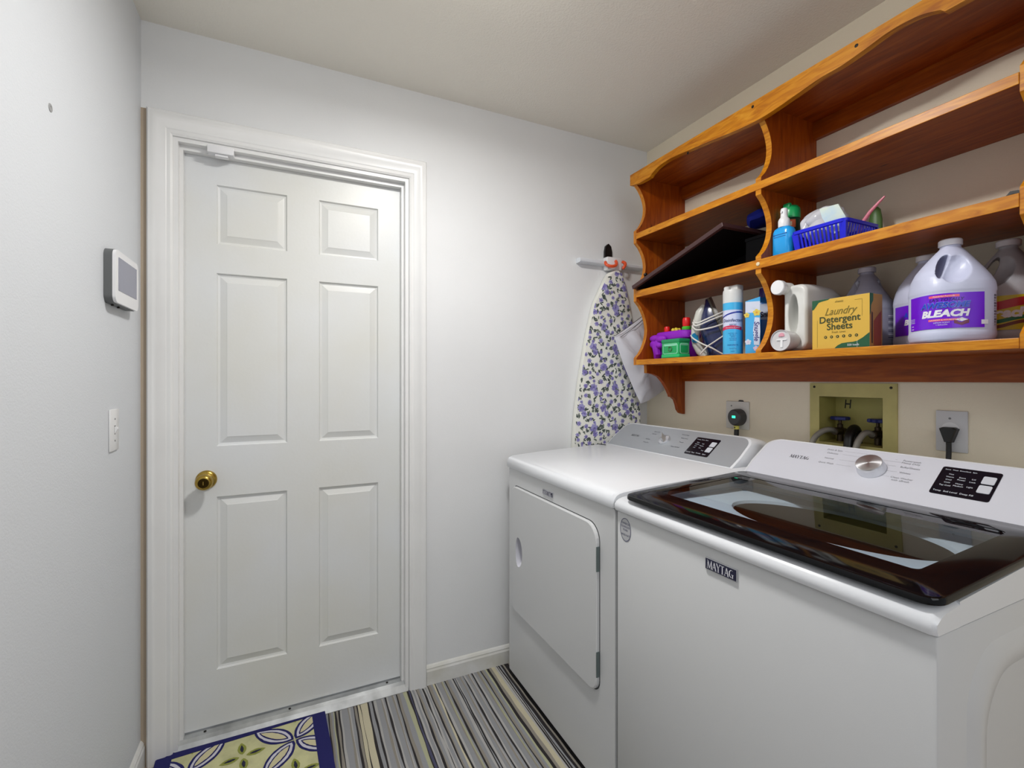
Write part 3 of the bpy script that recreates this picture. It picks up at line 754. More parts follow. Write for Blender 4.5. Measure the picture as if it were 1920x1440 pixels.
# ------------------------------------------------------------------ laundry water box
CREAMY = mat('cream_plastic', (196, 186, 118), .5, vary=.08, vscale=12)
lb = empty('water_supply_box', 'yellowed recessed washer water box in the wall with hot and cold valves', 'utility box', (XR, .94, 1.16)); O = lambda b: off(b, lb)
bm = NB()
oy, oz = (.806, 1.074), (1.010, 1.263); iy, iz_ = (.845, 1.041), (1.060, 1.217)
for a, b, c, d in ((oy[0], iy[0], oz[0], oz[1]), (iy[1], oy[1], oz[0], oz[1]), (iy[0], iy[1], iz_[1], oz[1]), (iy[0], iy[1], oz[0], iz_[0])): box(bm, XR-.005, XR, a, b, c, d)
bmesh.ops.remove_doubles(bm, verts=bm.verts, dist=1e-5); obj('face_frame', O(bm), CREAMY, lb)
bm = NB(); d_ = .088; x0, x1 = XR-.004, XR+d_; k = .001
a0, a1, c0, c1 = iy[0]+k, iy[1]-k, iz_[0]+k, iz_[1]-k
for q in (((x0, a0, c0), (x1, a0, c0), (x1, a0, c1), (x0, a0, c1)), ((x0, a1, c0), (x1, a1, c0), (x1, a1, c1), (x0, a1, c1)), ((x0, a0, c0), (x1, a0, c0), (x1, a1, c0), (x0, a1, c0)), ((x0, a0, c1), (x1, a0, c1), (x1, a1, c1), (x0, a1, c1)), ((x1, a0, c0), (x1, a1, c0), (x1, a1, c1), (x1, a0, c1))):
    bm.faces.new([bm.verts.new(p) for p in q])
obj('recess', O(bm), mat('cream_inside', (176, 168, 96), .55), lb)
for ch, yy in (('H', 1.000), ('C', .876)):
    bm = NB(); put2d(bm, text2d(ch, .044, .12, .0004), lambda a, b: Vector((x1-.0008, yy-a*.75, 1.188+b))); obj('marker_letter', O(bm), BLACKM, lb)
for y in (.822, 1.058):
    bm = NB(); lathe(bm, [(.0042, 0), (.0042, -.001), (.001, -.0012)], (XR-.005, y, 1.250), 'x', 12); obj('screw', O(bm), SCREW, lb)
BLUEH = mat('valve_blue', (24, 34, 110), .4); VB = mat('valve_bronze', (70, 58, 44), .4, metal=.7)
for y in (1.003, .886):
    bm = NB(); lathe(bm, [(.012, 1.085), (.014, 1.09), (.014, 1.105), (.009, 1.110), (.009, 1.120), (.005, 1.122), (.005, 1.135)], (XR+.050, y, 0), seg=18)
    lathe(bm, [(.013, -.028), (.013, 0), (.009, .002), (.009, .03)], (XR+.046, y, 1.097), 'x', 18); lathe(bm, [(.010, 1.0605), (.010, 1.086)], (XR+.05, y, 0), seg=14)
    v_ = obj('valve', O(bm), VB, lb, smooth=True)
    bm = NB()
    R8 = []
    for zz, sc in ((1.135, .9), (1.137, 1), (1.145, 1), (1.147, .9)): R8.append([(XR+.050+sc*(.026+.003*math.cos(6*a))*math.cos(a), y+sc*(.026+.003*math.cos(6*a))*math.sin(a), zz) for a in [2*PI*k_/36 for k_ in range(36)]])
    rings(bm, R8); obj('valve_wheel', O(bm), BLUEH, v_, 'blue valve wheel', smooth=True)
# black drain pipe stub in the box
bm = NB(); tube(bm, [(XR+.045, .945, 1.061), (XR+.040, .944, 1.10), (XR+.015, .940, 1.112), (XR-.02, .935, 1.085), (XR-.030, .932, 1.02), (XR-.03, .93, .95)], .014, 14, sm=4)
o = obj('drain_hose', bm, BLACKM, None, 'black drain hose coming out of the water box', smooth=True); o['category'] = 'hose'
HOSE = mat('hose_braid', (150, 146, 138), .35, metal=.5, bump=.8, bscale=900)
for (y0h, y1h, lab) in ((1.003, 1.045, 'braided grey hot water hose curving from the left valve'), (.886, .905, 'braided grey cold water hose curving from the right valve')):
    bm = NB(); tube(bm, [(XR+.020, y0h, 1.097), (XR-.004, y0h+.004, 1.104), (XR-.022, (y0h+y1h)/2, 1.094), (XR-.034, y1h, 1.06), (XR-.036, y1h+.006, .985), (XR-.036, y1h+.006, .90)], .0095, 14, sm=5)
    o = obj('water_hose', bm, HOSE, None, lab, smooth=True); o['category'] = 'hose'

# ------------------------------------------------------------------ outlets and plugs
t = empty('wall_outlet', 'square white outlet plate on the right wall behind the dryer', 'outlet', (XR, 1.3765, 1.128))
bm = NB(); box(bm, -.006, 0, -.0555, .0555, -.057, .057, .002); obj('plate', bm, mat('plate_offwhite', (214, 212, 206), .35), t, smooth=True)
bm = NB(); lathe(bm, [(.003, 0), (.003, -.001)], (-.006, .028, .038), 'x', 10); obj('screw', bm, mat('grey_screw', (120, 120, 120), .4), t)
bm = NB(); prism(bm, [(-.003, .0572), (-.028, .0572), (-.024, .062), (-.008, .063)], 'x', -.004, 0); obj('chipped_edge', bm, BLACKM, t, 'dark chip above the plate')
t = empty('dryer_plug', 'round dark grey dryer plug with a green light', 'plug', (XR-.006, 1.363, 1.122))
def puck(bm, x0, x1, R, dy=0):
    out = []
    for k_ in range(36):
        a = 2*PI*k_/36; rr_ = R*(1+.10*max(0, -math.sin(a))**3); out.append((dy+rr_*math.cos(a), rr_*math.sin(a)))
    return out
bm = NB(); rings(bm, [[(-.001, y, z) for y, z in puck(bm, 0, 0, .033)], [(-.018, y, z) for y, z in puck(bm, 0, 0, .0335)], [(-.034, y, z) for y, z in puck(bm, 0, 0, .031)], [(-.038, y, z) for y, z in puck(bm, 0, 0, .027)]]); obj('housing', bm, DGREY, t, smooth=True)
bm = NB(); box(bm, -.0392, -.0378, -.009, .007, -.004, .006, .0006); obj('indicator_light', bm, mat('led_green', (40, 230, 160), .4, emit=(60, 255, 190), estr=1.6), t, 'glowing green indicator')
bm = NB(); tube(bm, [(-.02, 0, -.030), (-.02, 0, -.060), (-.025, 0, -.13), (-.03, 0, -.25)], .0095, 12, sm=3); cb = obj('cord', bm, BLACKM, t, smooth=True)
bm = NB(); lathe(bm, [(.0105, -.050), (.0105, -.036)], (-.02, 0, 0), seg=16); obj('warning_tag', bm, mat('tag_yellow', (214, 208, 96), .5), cb, 'yellow tag round the cord')
bm = NB(); box(bm, -.0312, -.0305, -.003, .003, -.046, -.040); obj('tag_mark', bm, BLACKM, cb)
t = empty('wall_outlet', 'tall white single outlet plate right of the water box', 'outlet', (XR, .675, 1.130))
bm = NB(); box(bm, -.006, 0, -.0355, .0355, -.0575, .0575, .002); obj('plate', bm, mat('plate_grey', (206, 207, 210), .35), t, smooth=True)
bm = NB(); lathe(bm, [(.003, 0), (.003, -.001)], (-.006, .003, .036), 'x', 10); obj('screw', bm, mat('grey_screw', (120, 120, 120), .4), t)
bm = NB(); lathe(bm, [(.020, 0), (.019, -.002), (.017, -.002)], (-.006, .002, .006), 'x', 28); obj('socket_face', bm, WHITE, t)
t = empty('washer_plug', 'black wedge-shaped washer plug with cord', 'plug', (XR-.0085, .675, 1.130))
bm = NB(); rings(bm, [[(x, y, z) for y, z in ((.020, .008), (.012, .012), (-.012, .012), (-.020, .008), (-.010, -.022), (-.0075, -.030), (.0075, -.030), (.010, -.022))] for x in (0, -.016)]+[[(-.022, y*.85, z*.9-.001) for y, z in ((.020, .008), (.012, .012), (-.012, .012), (-.020, .008), (-.010, -.022), (-.0075, -.030), (.0075, -.030), (.010, -.022))]]); obj('plug_body', bm, BLACKM, t)
bm = NB(); tube(bm, [(-.011, 0, -.028), (-.011, 0, -.06), (-.016, 0, -.12), (-.018, 0, -.22)], .0062, 12, sm=3); obj('cord', bm, BLACKM, t, smooth=True)

#@@PART2@@
# ------------------------------------------------------------------ ironing board, rack and bag on the back wall
rk = empty('wall_rack', 'white plastic ironing board rack with orange hooks on the back wall', 'rack', (1.43, YB, 1.85)); O = lambda b: off(b, rk)
RKW = mat('rack_white', (218, 222, 228), .35)
for xa, xb in ((1.250, 1.405), (1.495, 1.640)):
    bm = NB(); prism(bm, [(YB-.001, 1.836), (YB-.034, 1.838), (YB-.038, 1.842), (YB-.038, 1.852), (YB-.032, 1.858), (YB-.001, 1.860)], 'x', xa, xb); obj('rail', O(bm), RKW, rk)
bm = NB(); box(bm, 1.405, 1.495, YB-.040, YB-.001, 1.815, 1.880, .008); obj('bracket', O(bm), WHITE, rk, smooth=True)
OR = mat('hook_orange', (226, 84, 40), .4)
bm = NB(); tube(bm, [(1.395, YB-.036, 1.850), (1.392, YB-.050, 1.834), (1.410, YB-.060, 1.826), (1.438, YB-.060, 1.832), (1.452, YB-.050, 1.850), (1.452, YB-.042, 1.860)], .0075, 10, sm=4); obj('hook', O(bm), OR, rk, 'orange hook', smooth=True)
bm = NB(); tube(bm, [(1.500, YB-.036, 1.862), (1.503, YB-.052, 1.852), (1.495, YB-.060, 1.836), (1.485, YB-.055, 1.822)], .0075, 10, sm=4); obj('hook', O(bm), OR, rk, 'orange hook', smooth=True)
bm = NB(); rings(bm, [[(1.432+x, y, z) for x, z in ((-.022, 1.880), (.022, 1.880), (.021, 1.912), (.015, 1.938), (0, 1.950), (-.015, 1.938), (-.021, 1.912))] for y in (YB-.014, YB-.001)])
bevel(bm, .002); obj('black_strap', O(bm), BLACKM, rk, 'black loop above the rack', smooth=True)
ib = empty('ironing_board', 'ironing board hung upright in a white cover with purple flowers', 'ironing board', (1.415, YB-.022, .35)); O = lambda b: off(b, ib)
Lp = [(1.445, 1.812), (1.425, 1.808), (1.400, 1.775), (1.372, 1.72), (1.330, 1.640), (1.284, 1.458), (1.245, 1.255), (1.224, 1.10), (1.214, .95), (1.212, .60), (1.225, .42), (1.26, .38)]
Rp = [(1.475, 1.812), (1.492, 1.805), (1.508, 1.770), (1.524, 1.71), (1.540, 1.64), (1.573, 1.50), (1.600, 1.307), (1.608, 1.10), (1.612, .95), (1.614, .60), (1.60, .42), (1.565, .38)]
def lerp_side(P, z):
    for a, b in zip(P, P[1:]):
        if b[1] <= z <= a[1]:
            t_ = (a[1]-z)/(a[1]-b[1] or 1); return a[0]+(b[0]-a[0])*t_
    return P[0][0] if z > P[0][1] else P[-1][0]
zs_ = [1.812-.012*k for k in range(119)]
def board_y(x, z):   # front surface, slightly padded and wrinkled
    a, b = lerp_side(Lp, z), lerp_side(Rp, z); u = (x-a)/max(b-a, .01)
    return YB-.040-.008*(1-(2*u-1)**4)-.0022*math.sin(z*37+x*19)*math.sin(u*PI)-.0012*math.sin(z*83-x*60)
bm = NB(); nu = 14; V = []
for z in zs_:
    a, b = lerp_side(Lp, z), lerp_side(Rp, z)
    row = [(a+(b-a)*k/nu, board_y(a+(b-a)*k/nu, z), z) for k in range(nu+1)]
    row = [(a+.006, YB-.003, z), (a-.001, YB-.022, z)]+row+[(b+.001, YB-.022, z), (b-.006, YB-.003, z)]
    V.append(row)
rings(bm, V); obj('board_cover', O(bm), mat('cover_cloth', (234, 234, 226), .85, bump=.5, bscale=900), ib, 'off-white cotton cover', smooth=True, ang=60)
# printed flowers and leaves following the cloth
bm = NB()
def blob(cx, cz, rx, rz, rot, mi, wob=.18, n=12, lift=.0008):
    pts = []
    for k in range(n):
        a = 2*PI*k/n; r_ = 1+random.uniform(-wob, wob); x_, z_ = rx*r_*math.cos(a), rz*r_*math.sin(a)
        pts.append((cx+x_*math.cos(rot)-z_*math.sin(rot), cz+x_*math.sin(rot)+z_*math.cos(rot)))
    if cz > 1.803 or not (lerp_side(Lp, cz)-.002 < cx < lerp_side(Rp, cz)+.002): return
    pts = [(min(max(x_, lerp_side(Lp, z_)+.0004), lerp_side(Rp, z_)-.0004), min(z_, 1.805)) for x_, z_ in pts]
    vs = [bm.verts.new((x_, board_y(x_, z_)-lift, z_)) for x_, z_ in pts]
    bm.faces.new(vs).material_index = mi
def flower(x, z, s):
    n = random.choice((5, 6, 7)); r0 = random.uniform(0, 6)
    for k in range(n):
        a = r0+2*PI*k/n; blob(x+s*.58*math.cos(a), z+s*.58*math.sin(a), s*.52, s*.40, a, random.choice((0, 0, 1)), lift=.0008+.0001*k)
    for k in range(3):
        a = random.uniform(0, 6); blob(x+s*.25*math.cos(a), z+s*.25*math.sin(a), s*.34, s*.26, a, 1, lift=.0018+.0001*k)
    blob(x, z, s*.20, s*.16, r0, 2, lift=.0024)
def leafs(x, z, s, a):
    for k in range(random.choice((3, 4, 5))):
        b_ = a+random.uniform(-1.1, 1.1); d_ = random.uniform(.4, 1.1)*s
        blob(x+d_*math.cos(b_), z+d_*math.sin(b_), s*.62, s*.24, b_, random.choice((3, 3, 4)), .15, lift=.0006+.0001*k)
# repeat of the print, offset rows
MOT = [(.00, .00, .0215, 'f'), (.045, .028, .013, 'f'), (.085, .010, .012, 'f'), (.025, .062, .011, 'f'), (.078, .070, .0165, 'f'), (.112, .044, .010, 'f'),
       (.022, -.012, .016, 'l'), (.058, .002, .014, 'l'), (.100, .028, .014, 'l'), (.048, .050, .015, 'l'), (.005, .045, .013, 'l'), (.098, .062, .015, 'l'), (.064, .088, .013, 'l'), (.030, .085, .014, 'l'), (.118, .008, .013, 'l'), (.118, .085, .012, 'l'), (.010, .086, .011, 'l'), (.070, .045, .014, 'l'), (.040, .018, .012, 'l'), (.108, .070, .010, 'f'), (.055, .092, .009, 'f'), (.002, .028, .009, 'f')]
for i in range(-1, 5):
    for j in range(0, 15):
        bx, bz = 1.19+i*.128+(j % 2)*.060, .95+j*.098-.30
        for mx_, mz_, s_, k_ in MOT:
            x_, z_ = bx+mx_*1.0+random.uniform(-.003, .003), bz+mz_+random.uniform(-.003, .003)
            if not .93 < z_ < 1.80: continue
            if not lerp_side(Lp, z_)-.012 < x_ < lerp_side(Rp, z_)+.012: continue
            if k_ == 'f': flower(x_, z_, s_*.86)
            else: leafs(x_, z_, s_, random.uniform(0, 6.28))
o = obj('flower_print', O(bm), [mat('print_violet', (154, 150, 198), .85), mat('print_violet_dark', (126, 118, 178), .85), mat('print_plum', (98, 84, 150), .85), mat('print_leaf', (70, 80, 78), .85), mat('print_sage', (112, 122, 108), .85)], ib, 'purple flowers and dark green leaves'); o['kind'] = 'stuff'
# plastic bag
BAGM = bpy.data.materials.new('bag_film'); BAGM.use_nodes = True; p = BAGM.node_tree.nodes['Principled BSDF']
p.inputs['Base Color'].default_value = lin((222, 222, 230)); p.inputs['Roughness'].default_value = .35; p.inputs['Alpha'].default_value = .80; p.inputs['Subsurface Weight'].default_value = 0
t = empty('plastic_bag', 'white drawstring plastic bag hanging beside the shelf over the ironing board', 'bag', (1.53, 1.80, 1.16))
out_ = [(1.372, 1.478), (1.43, 1.512), (1.50, 1.552), (1.575, 1.598), (1.66, 1.56), (1.668, 1.40), (1.676, 1.25), (1.675, 1.222), (1.625, 1.196), (1.575, 1.172), (1.529, 1.160), (1.485, 1.235), (1.43, 1.340), (1.395, 1.42)]
cxb, czb = 1.55, 1.36
bm = NB(); rs = []
for s_, y in ((.02, .050), (.35, .046), (.65, .036), (.85, .020), (.96, .008), (1, 0), (.96, -.006), (.85, -.016), (.65, -.030), (.35, -.040), (.02, -.046)):
    ring = []
    m_ = len(out_)
    for k in range(m_*3):
        a = out_[k//3]; b = out_[(k//3+1) % m_]; f_ = (k % 3)/3; x_, z_ = a[0]+(b[0]-a[0])*f_, a[1]+(b[1]-a[1])*f_
        x2, z2 = cxb+(x_-cxb)*s_, czb+(z_-czb)*s_
        ring.append((x2, 1.795-y*.7+.010*math.sin(z2*45+x2*60)*min(1, (1-s_)*4)+.006*math.sin(x2*120-z2*50)*min(1, (1-s_)*5), z2))
    rs.append(ring)
rings(bm, rs); obj('bag_body', off(bm, t), BAGM, t, smooth=True, ang=80)
bm = NB(); tube(bm, [(1.368, 1.785, 1.478), (1.44, 1.778, 1.523), (1.545, 1.77, 1.594), (1.60, 1.765, 1.632)], .0014, 6); tube(bm, [(1.400, 1.782, 1.475), (1.47, 1.775, 1.520), (1.55, 1.768, 1.584), (1.60, 1.765, 1.628)], .0014, 6)
bm2 = bm; obj('drawstring', off(bm2, t), mat('string_dark', (70, 64, 66), .8), t, 'dark drawstring')
bm = NB(); lathe(bm, [(.004, 0), (.004, -.03), (.008, -.032)], (1.60, 1.7185+.0, 1.632), 'y', 10)
for v in bm.verts: v.co.y = 2*1.7185-v.co.y-.031
obj('hanging_nail', off(bm, t), SCREW, t)
# rubber pad marks on top of the dryer
bm = NB(); prism(bm, [(1.318, 1.842), (1.326, 1.846), (1.336, 1.808), (1.328, 1.804)], 'z', .9708, .9730)
o = obj('hair_comb', bm, BLACKM); o.name = 'rubber_strip'; o['label'] = 'thin dark strip on the rear corner of the dryer top'; o['category'] = 'strip'

# ------------------------------------------------------------------ things on the shelves
Z3, Z2 = 1.364, 1.671
e = .0004
def cyl_fn(cx, cy, R, a0, lift=.0006):  # u along the arc to the right as seen from outside, v up
    def fn(zc):
        def g(u, v):
            a = a0+u/R; return Vector((cx+(R+lift)*math.cos(a), cy+(R+lift)*math.sin(a), zc+v))
        return g
    return fn
def facing(cx, cy): return math.atan2(-cy, -cx)
def arc_patch(bm, cx, cy, R, a0, a1, z0, z1, mi=0, n=24, top=None, bot=None):
    for k in range(n):
        u0, u1 = k/n, (k+1)/n
        A, B = a0+(a1-a0)*u0, a0+(a1-a0)*u1
        zt0, zt1 = (top(u0), top(u1)) if top else (z1, z1); zb0, zb1 = (bot(u0), bot(u1)) if bot else (z0, z0)
        f = bm.faces.new([bm.verts.new(p) for p in ((cx+R*math.cos(A), cy+R*math.sin(A), zb0), (cx+R*math.cos(B), cy+R*math.sin(B), zb1), (cx+R*math.cos(B), cy+R*math.sin(B), zt1), (cx+R*math.cos(A), cy+R*math.sin(A), zt0))]); f.material_index = mi

# --- tray
PL = mat('board_brown', (66, 40, 40), .45); PB = mat('board_black', (5, 5, 7), .8, spec=.1)
ang_ = math.atan2(.137, .482)
t = empty('wooden_tray', 'dark brown tray with black underside leaning up on the middle shelf', 'tray', (1.372, 1.664, Z2+.003)); t.rotation_euler = (-ang_, 0, 0)
bm = NB(); box(bm, 0, .296, -.502, 0, .0015, .018, .0015); obj('tray_frame', bm, PL, t)
bm = NB(); box(bm, .014, .284, -.490, -.012, .0006, .003); obj('underside', bm, PB, t, 'black underside')
t = empty('added_prop_box', 'added black box propping up the raised end of the brown tray', 'box', (1.545, 1.130, Z2));  # black prop added where only darkness shows below the tray
bm = NB(); box(bm, -.055, .075, -.045, .055, e, .108, .003); obj('body', bm, PB, t)
bm = NB(); box(bm, -.057, .077, -.047, .057, .100, .112, .002); obj('lid', bm, PB, t)
tt = empty('under_tray_infill', 'added flat black case lying under the brown tray', 'case', (1.60, 1.34, Z2))  # black body added to keep the space below the tray dark
bm = NB(); prism(bm, [(-.14, e), (.20, e), (.20, .014), (.06, .052), (-.13, .092), (-.14, .088)], 'x', -.02, .078); bevel(bm, .004); obj('infill_body', bm, PB, tt)
bm = NB(); box(bm, -.0212, -.020, -.12, .05, .022, .024); obj('zip', bm, BLACKM, tt)  # thin line on the added black body
t = empty('blue_cloth', 'bundled blue cloth on the raised end of the tray', 'cloth', (1.57, 1.165, 1.845)); t.rotation_euler = (-ang_, 0, 0)
bm = NB(); rs = []
for r_, h_ in ((.02, .0), (.055, .002), (.062, .014), (.056, .030), (.035, .042), (.01, .046)):
    rs.append([((r_+.004*math.sin(5*a+h_*60))*1.05*math.cos(a), (r_+.004*math.sin(4*a))*.85*math.sin(a), h_+.003*math.sin(3*a)+.006) for a in [2*PI*k/30 for k in range(30)]])
rings(bm, rs); obj('bundle', bm, mat('cloth_blue', (20, 40, 170), .8), t, smooth=True)

# --- blue pump spray
cx, cy = 1.462, 1.018
t = empty('spray_bottle', 'bright blue pump spray bottle with white nozzle on the middle shelf', 'bottle', (cx, cy, Z2))
SKY = mat('spray_blue', (22, 158, 232), .3, coat=.3)
bm = NB(); rs = []
for z, s_ in ((e, .9), (.004, 1), (.060, 1.0), (.074, 1.0), (.088, .97), (.096, .86), (.101, .62), (.104, .45)):
    rs.append([(x*s_, y*s_, z) for x, y in rrect(.044, .066, .018, 5)])
rings(bm, rs); obj('body', bm, SKY, t, smooth=True)
bm = NB(); lathe(bm, [(.0165, .102), (.0175, .106), (.0175, .122), (.0155, .128), (.011, .134), (.0100, .150), (.0105, .158), (.009, .163)], seg=24)
obj('pump', bm, WHITE, t, smooth=True)
bm = NB(); lathe(bm, [(.003, 0), (.003, -.005)], (-.010, 0, .150), 'x', 10); obj('nozzle', bm, WHITE, t)
bm = NB(); box(bm, -.0226, -.022, -.024, .024, .075, .077); box(bm, -.0226, -.022, -.020, .020, .068, .0695)
obj('label_lines', bm, mat('spray_navy', (20, 70, 150), .5), t)
# --- insect spray
cx, cy = 1.522, 1.035
t = empty('insect_spray_can', 'dark green aerosol can with bright green cap behind the blue spray', 'aerosol', (cx, cy, Z2))
bm = NB(); lathe(bm, [(.024, e), (.0265, .003), (.0265, .135), (.024, .143), (.021, .147)], seg=36); obj('can', bm, mat('can_green', (28, 62, 46), .3), t, smooth=True)
GCAP = mat('cap_green', (22, 164, 92), .3)
bm = NB(); lathe(bm, [(.0268, .142), (.0275, .146), (.0275, .165), (.026, .176), (.020, .184), (.004, .187)], seg=30)
box(bm, -.026, -.012, -.012, .012, .172, .192, .004); obj('cap', bm, GCAP, t, 'bright green cap', smooth=True)
bm = NB(); a0 = math.atan2(-cy, -cx); arc_patch(bm, 0, 0, .0269, a0-.5, a0+.5, .108, .134); arc_patch(bm, 0, 0, .0271, a0-.35, a0+.1, .114, .128, 1)
obj('label', bm, [mat('bug_orange', (226, 96, 40), .5), mat('bug_pale', (240, 220, 190), .5)], t)

# --- blue basket with bags
bk = empty('plastic_basket', 'small royal blue slotted plastic basket on the middle shelf', 'basket', (1.51, .885, Z2)); 
BB = mat('basket_blue', (14, 22, 214), .35)
bx0, bx1, by0, by1, bh = -.085, .085, -.078, .086, .066
bm = NB()
def bas(i, z): return [(x, y, z) for x, y in rrect(bx1-bx0-2*i, by1-by0-2*i, .02, 5, (bx0+bx1)/2, (by0+by1)/2)]
rings(bm, [bas(.012, e), bas(.011, .010), bas(.014, .010), bas(.014, .003)], cap=False); bm.faces.new([bm.verts.new(p) for p in bas(.0125, .002)])
rings(bm, [bas(.003, .054), bas(-.001, .056), bas(-.002, .065), bas(.002, .067), bas(.006, .056)], cap=False, closed=True)
obj('basket_shell', bm, BB, bk, smooth=True)
bm = NB()
def slat(p0, p1, wd, th_):
    d = Vector(p1)-Vector(p0); 
    tube(bm, [p0, p1], wd, 4)
def slats(ax, fixed_b, fixed_t, a, b, n, wd):
    for k in range(n+1):
        u = a+(b-a)*k/n; u2 = u*1.05
        if ax == 'y': q = [(fixed_b, u-wd, .008), (fixed_b, u+wd, .008), (fixed_t, u2+wd, .058), (fixed_t, u2-wd, .058)]; dn = (.0022, 0, 0)
        else: q = [(u-wd, fixed_b, .008), (u+wd, fixed_b, .008), (u2+wd, fixed_t, .058), (u2-wd, fixed_t, .058)]; dn = (0, .0022, 0)
        A = [Vector(p) for p in q]; B = [v+Vector(dn) for v in A]; rings(bm, [A, B])
slats('y', -.0735, -.084, -.058, .064, 11, .0028); slats('y', .0715, .082, -.058, .064, 11, .0028)
slats('x', -.0665, -.077, -.056, .056, 9, .0032); slats('x', .0725, .083, -.056, .056, 9, .0032)
for (x, y) in ((-.070, -.063), (-.070, .070), (.070, -.063), (.070, .070)):
    rings(bm, [[(x+a_*1.0, y+b_, .006) for a_, b_ in ((-.0045, -.008), (.0045, -.008), (.0045, .008), (-.0045, .008))], [(x*1.12+a_, y*1.08+b_, .058) for a_, b_ in ((-.0045, -.008), (.0045, -.008), (.0045, .008), (-.0045, .008))]])
obj('slats', bm, BB, bk)
def lump(name, mats, c, r, parent=None, label=None, seed=1, amp=.18, n=26, m=14, flat_=1, rot=0):
    random.seed(seed); ph = [random.uniform(0, 6) for _ in range(8)]
    bm = NB(); rs = []
    for i in range(m+1):
        th = PI*i/m; ring = []
        for k in range(n):
            a = 2*PI*k/n
            f_ = 1+amp*(.5*math.sin(3*a+ph[0]+2*th)+.4*math.sin(5*a+ph[1]-3*th)+.3*math.sin(7*a+4*th+ph[2]))*math.sin(th)
            x, y, z = r[0]*math.sin(th)*math.cos(a)*f_, r[1]*math.sin(th)*math.sin(a)*f_, -r[2]*math.cos(th)
            if i in (0, m): x, y = .001*math.cos(a), .001*math.sin(a)
            ring.append((c[0]+x*math.cos(rot)-y*math.sin(rot), c[1]+x*math.sin(rot)+y*math.cos(rot), c[2]+z+amp*.25*r[2]*math.sin(4*a+ph[3])*math.sin(th)))
        rs.append(ring)
    rings(bm, rs); o = obj(name, bm, mats, parent, label, smooth=True, ang=70); random.seed(11); return o
FILM = bpy.data.materials.new('clear_film'); FILM.use_nodes = True; p = FILM.node_tree.nodes['Principled BSDF']
p.inputs['Base Color'].default_value = lin((214, 214, 222)); p.inputs['Roughness'].default_value = .2; p.inputs['Alpha'].default_value = .85
t = empty('plastic_bag', 'crumpled clear white plastic bag inside the blue basket', 'bag', (1.50, .905, Z2+.012))
lump('bag_body', FILM, (0, .0, .050), (.056, .055, .042), t, seed=4, amp=.06)
lump('bag_top', FILM, (.0, .005, .092), (.042, .056, .034), t, seed=5, amp=.22)
lump('bag_corner', FILM, (-.02, .048, .072), (.018, .018, .034), t, seed=9, amp=.25)
t = empty('paper_packet', 'pale folded packet with pastel print in the blue basket', 'packet', (1.455, .838, Z2+.040)); t.rotation_euler = (-.35, -.15, .2)
bm = NB(); prism(bm, [(.022, 0), (.026, .060), (.022, .088), (-.024, .072), (-.026, .03), (-.02, 0)], 'x', -.004, .006); bevel(bm, .0015); obj('packet_body', bm, mat('packet_pale', (216, 228, 216), .4, vary=.3, vscale=16, rgb2=(170, 205, 235)), t)
t = empty('pink_stick', 'pink tapering plastic stick rising from the blue basket', 'stick', (1.53, .815, Z2+.018))
bm = NB(); tube(bm, [(.0, .022, .0), (0, .010, .045), (0, -.014, .075), (0, -.040, .098), (0, -.052, .108)], [.006, .0055, .005, .0035, .0022], 10); obj('shaft', bm, mat('stick_pink', (222, 130, 150), .35), t, smooth=True)
t = empty('green_pouch', 'dark green rounded pouch behind the right end of the blue basket', 'pouch', (1.630, .838, Z2))
bm = NB(); rs = []
for z, s_ in ((e, .6), (.01, .9), (.05, 1), (.095, .95), (.125, .7), (.134, .35), (.136, .05)): rs.append([((.012*s_*math.cos(a)), .019*s_*math.sin(a), z) for a in [2*PI*k/24 for k in range(24)]])
rings(bm, rs); obj('pouch_body', bm, mat('pouch_green', (78, 110, 56), .45), t, smooth=True)
t = empty('clip', 'small black clip at the right end of the middle shelf', 'clip', (1.45, .474, Z2))
bm = NB(); prism(bm, [(-.016, e), (.008, e), (.011, .012), (.003, .0215), (-.010, .020), (-.016, .013)], 'x', -.006, .008); bevel(bm, .002)
obj('jaw', bm, BLACKM, t)
bm = NB(); tube(bm, [(-.007, -.010, .010), (-.0075, -.002, .013), (-.007, .006, .011)], .0012, 8, sm=3); obj('spring', bm, BLACKM, t)

# --- purple gift box with bow
PU = mat('purple_cloth', (148, 24, 196), .6, bump=.6, bscale=300)
t = empty('purple_box', 'purple pleated fabric box with a bow on the bottom shelf', 'box', (1.535, 1.560, Z3))
bm = NB(); rs = []
def sq(s_, z, wob=0): return [(x*s_*(1+wob*math.sin(9*math.atan2(y, x))), y*s_*(1+wob*math.sin(9*math.atan2(y, x))), z) for x, y in rrect(.10, .185, .03, 6)]
for z, s_, wb in ((e, .84, .01), (.01, .88, .02), (.05, .93, .025), (.085, .95, .03), (.088, 1.02, .03), (.094, 1.04, .02), (.112, 1.03, .015), (.119, .98, .01), (.121, .9, 0)): rs.append(sq(s_, z, wb))
rings(bm, rs); obj('box_body', bm, PU, t, smooth=True, ang=50)
for (dy, dz, ry, rz_) in ((.074, .094, .031, .016), (.040, .090, .034, .017), (.076, .068, .027, .020), (.050, .062, .020, .016)):
    bm = NB(); M = Matrix.Translation((-.060, dy, dz)) @ Matrix.Diagonal((.016, ry, rz_, 1)); bmesh.ops.create_icosphere(bm, subdivisions=3, radius=1, matrix=M)
    obj('bow_loop', bm, PU, t, smooth=True)
bm = NB(); tube(bm, [(-.056, .052, .085), (-.062, .066, .055), (-.060, .060, .025), (-.054, .070, .008)], [.016, .019, .017, .014], 10); obj('ribbon_tail', bm, PU, t, smooth=True)
RED = mat('knob_red', (222, 22, 26), .35); YEL = mat('knob_yellow', (226, 206, 70), .4); GRN = mat('knob_green', (70, 190, 50), .4)
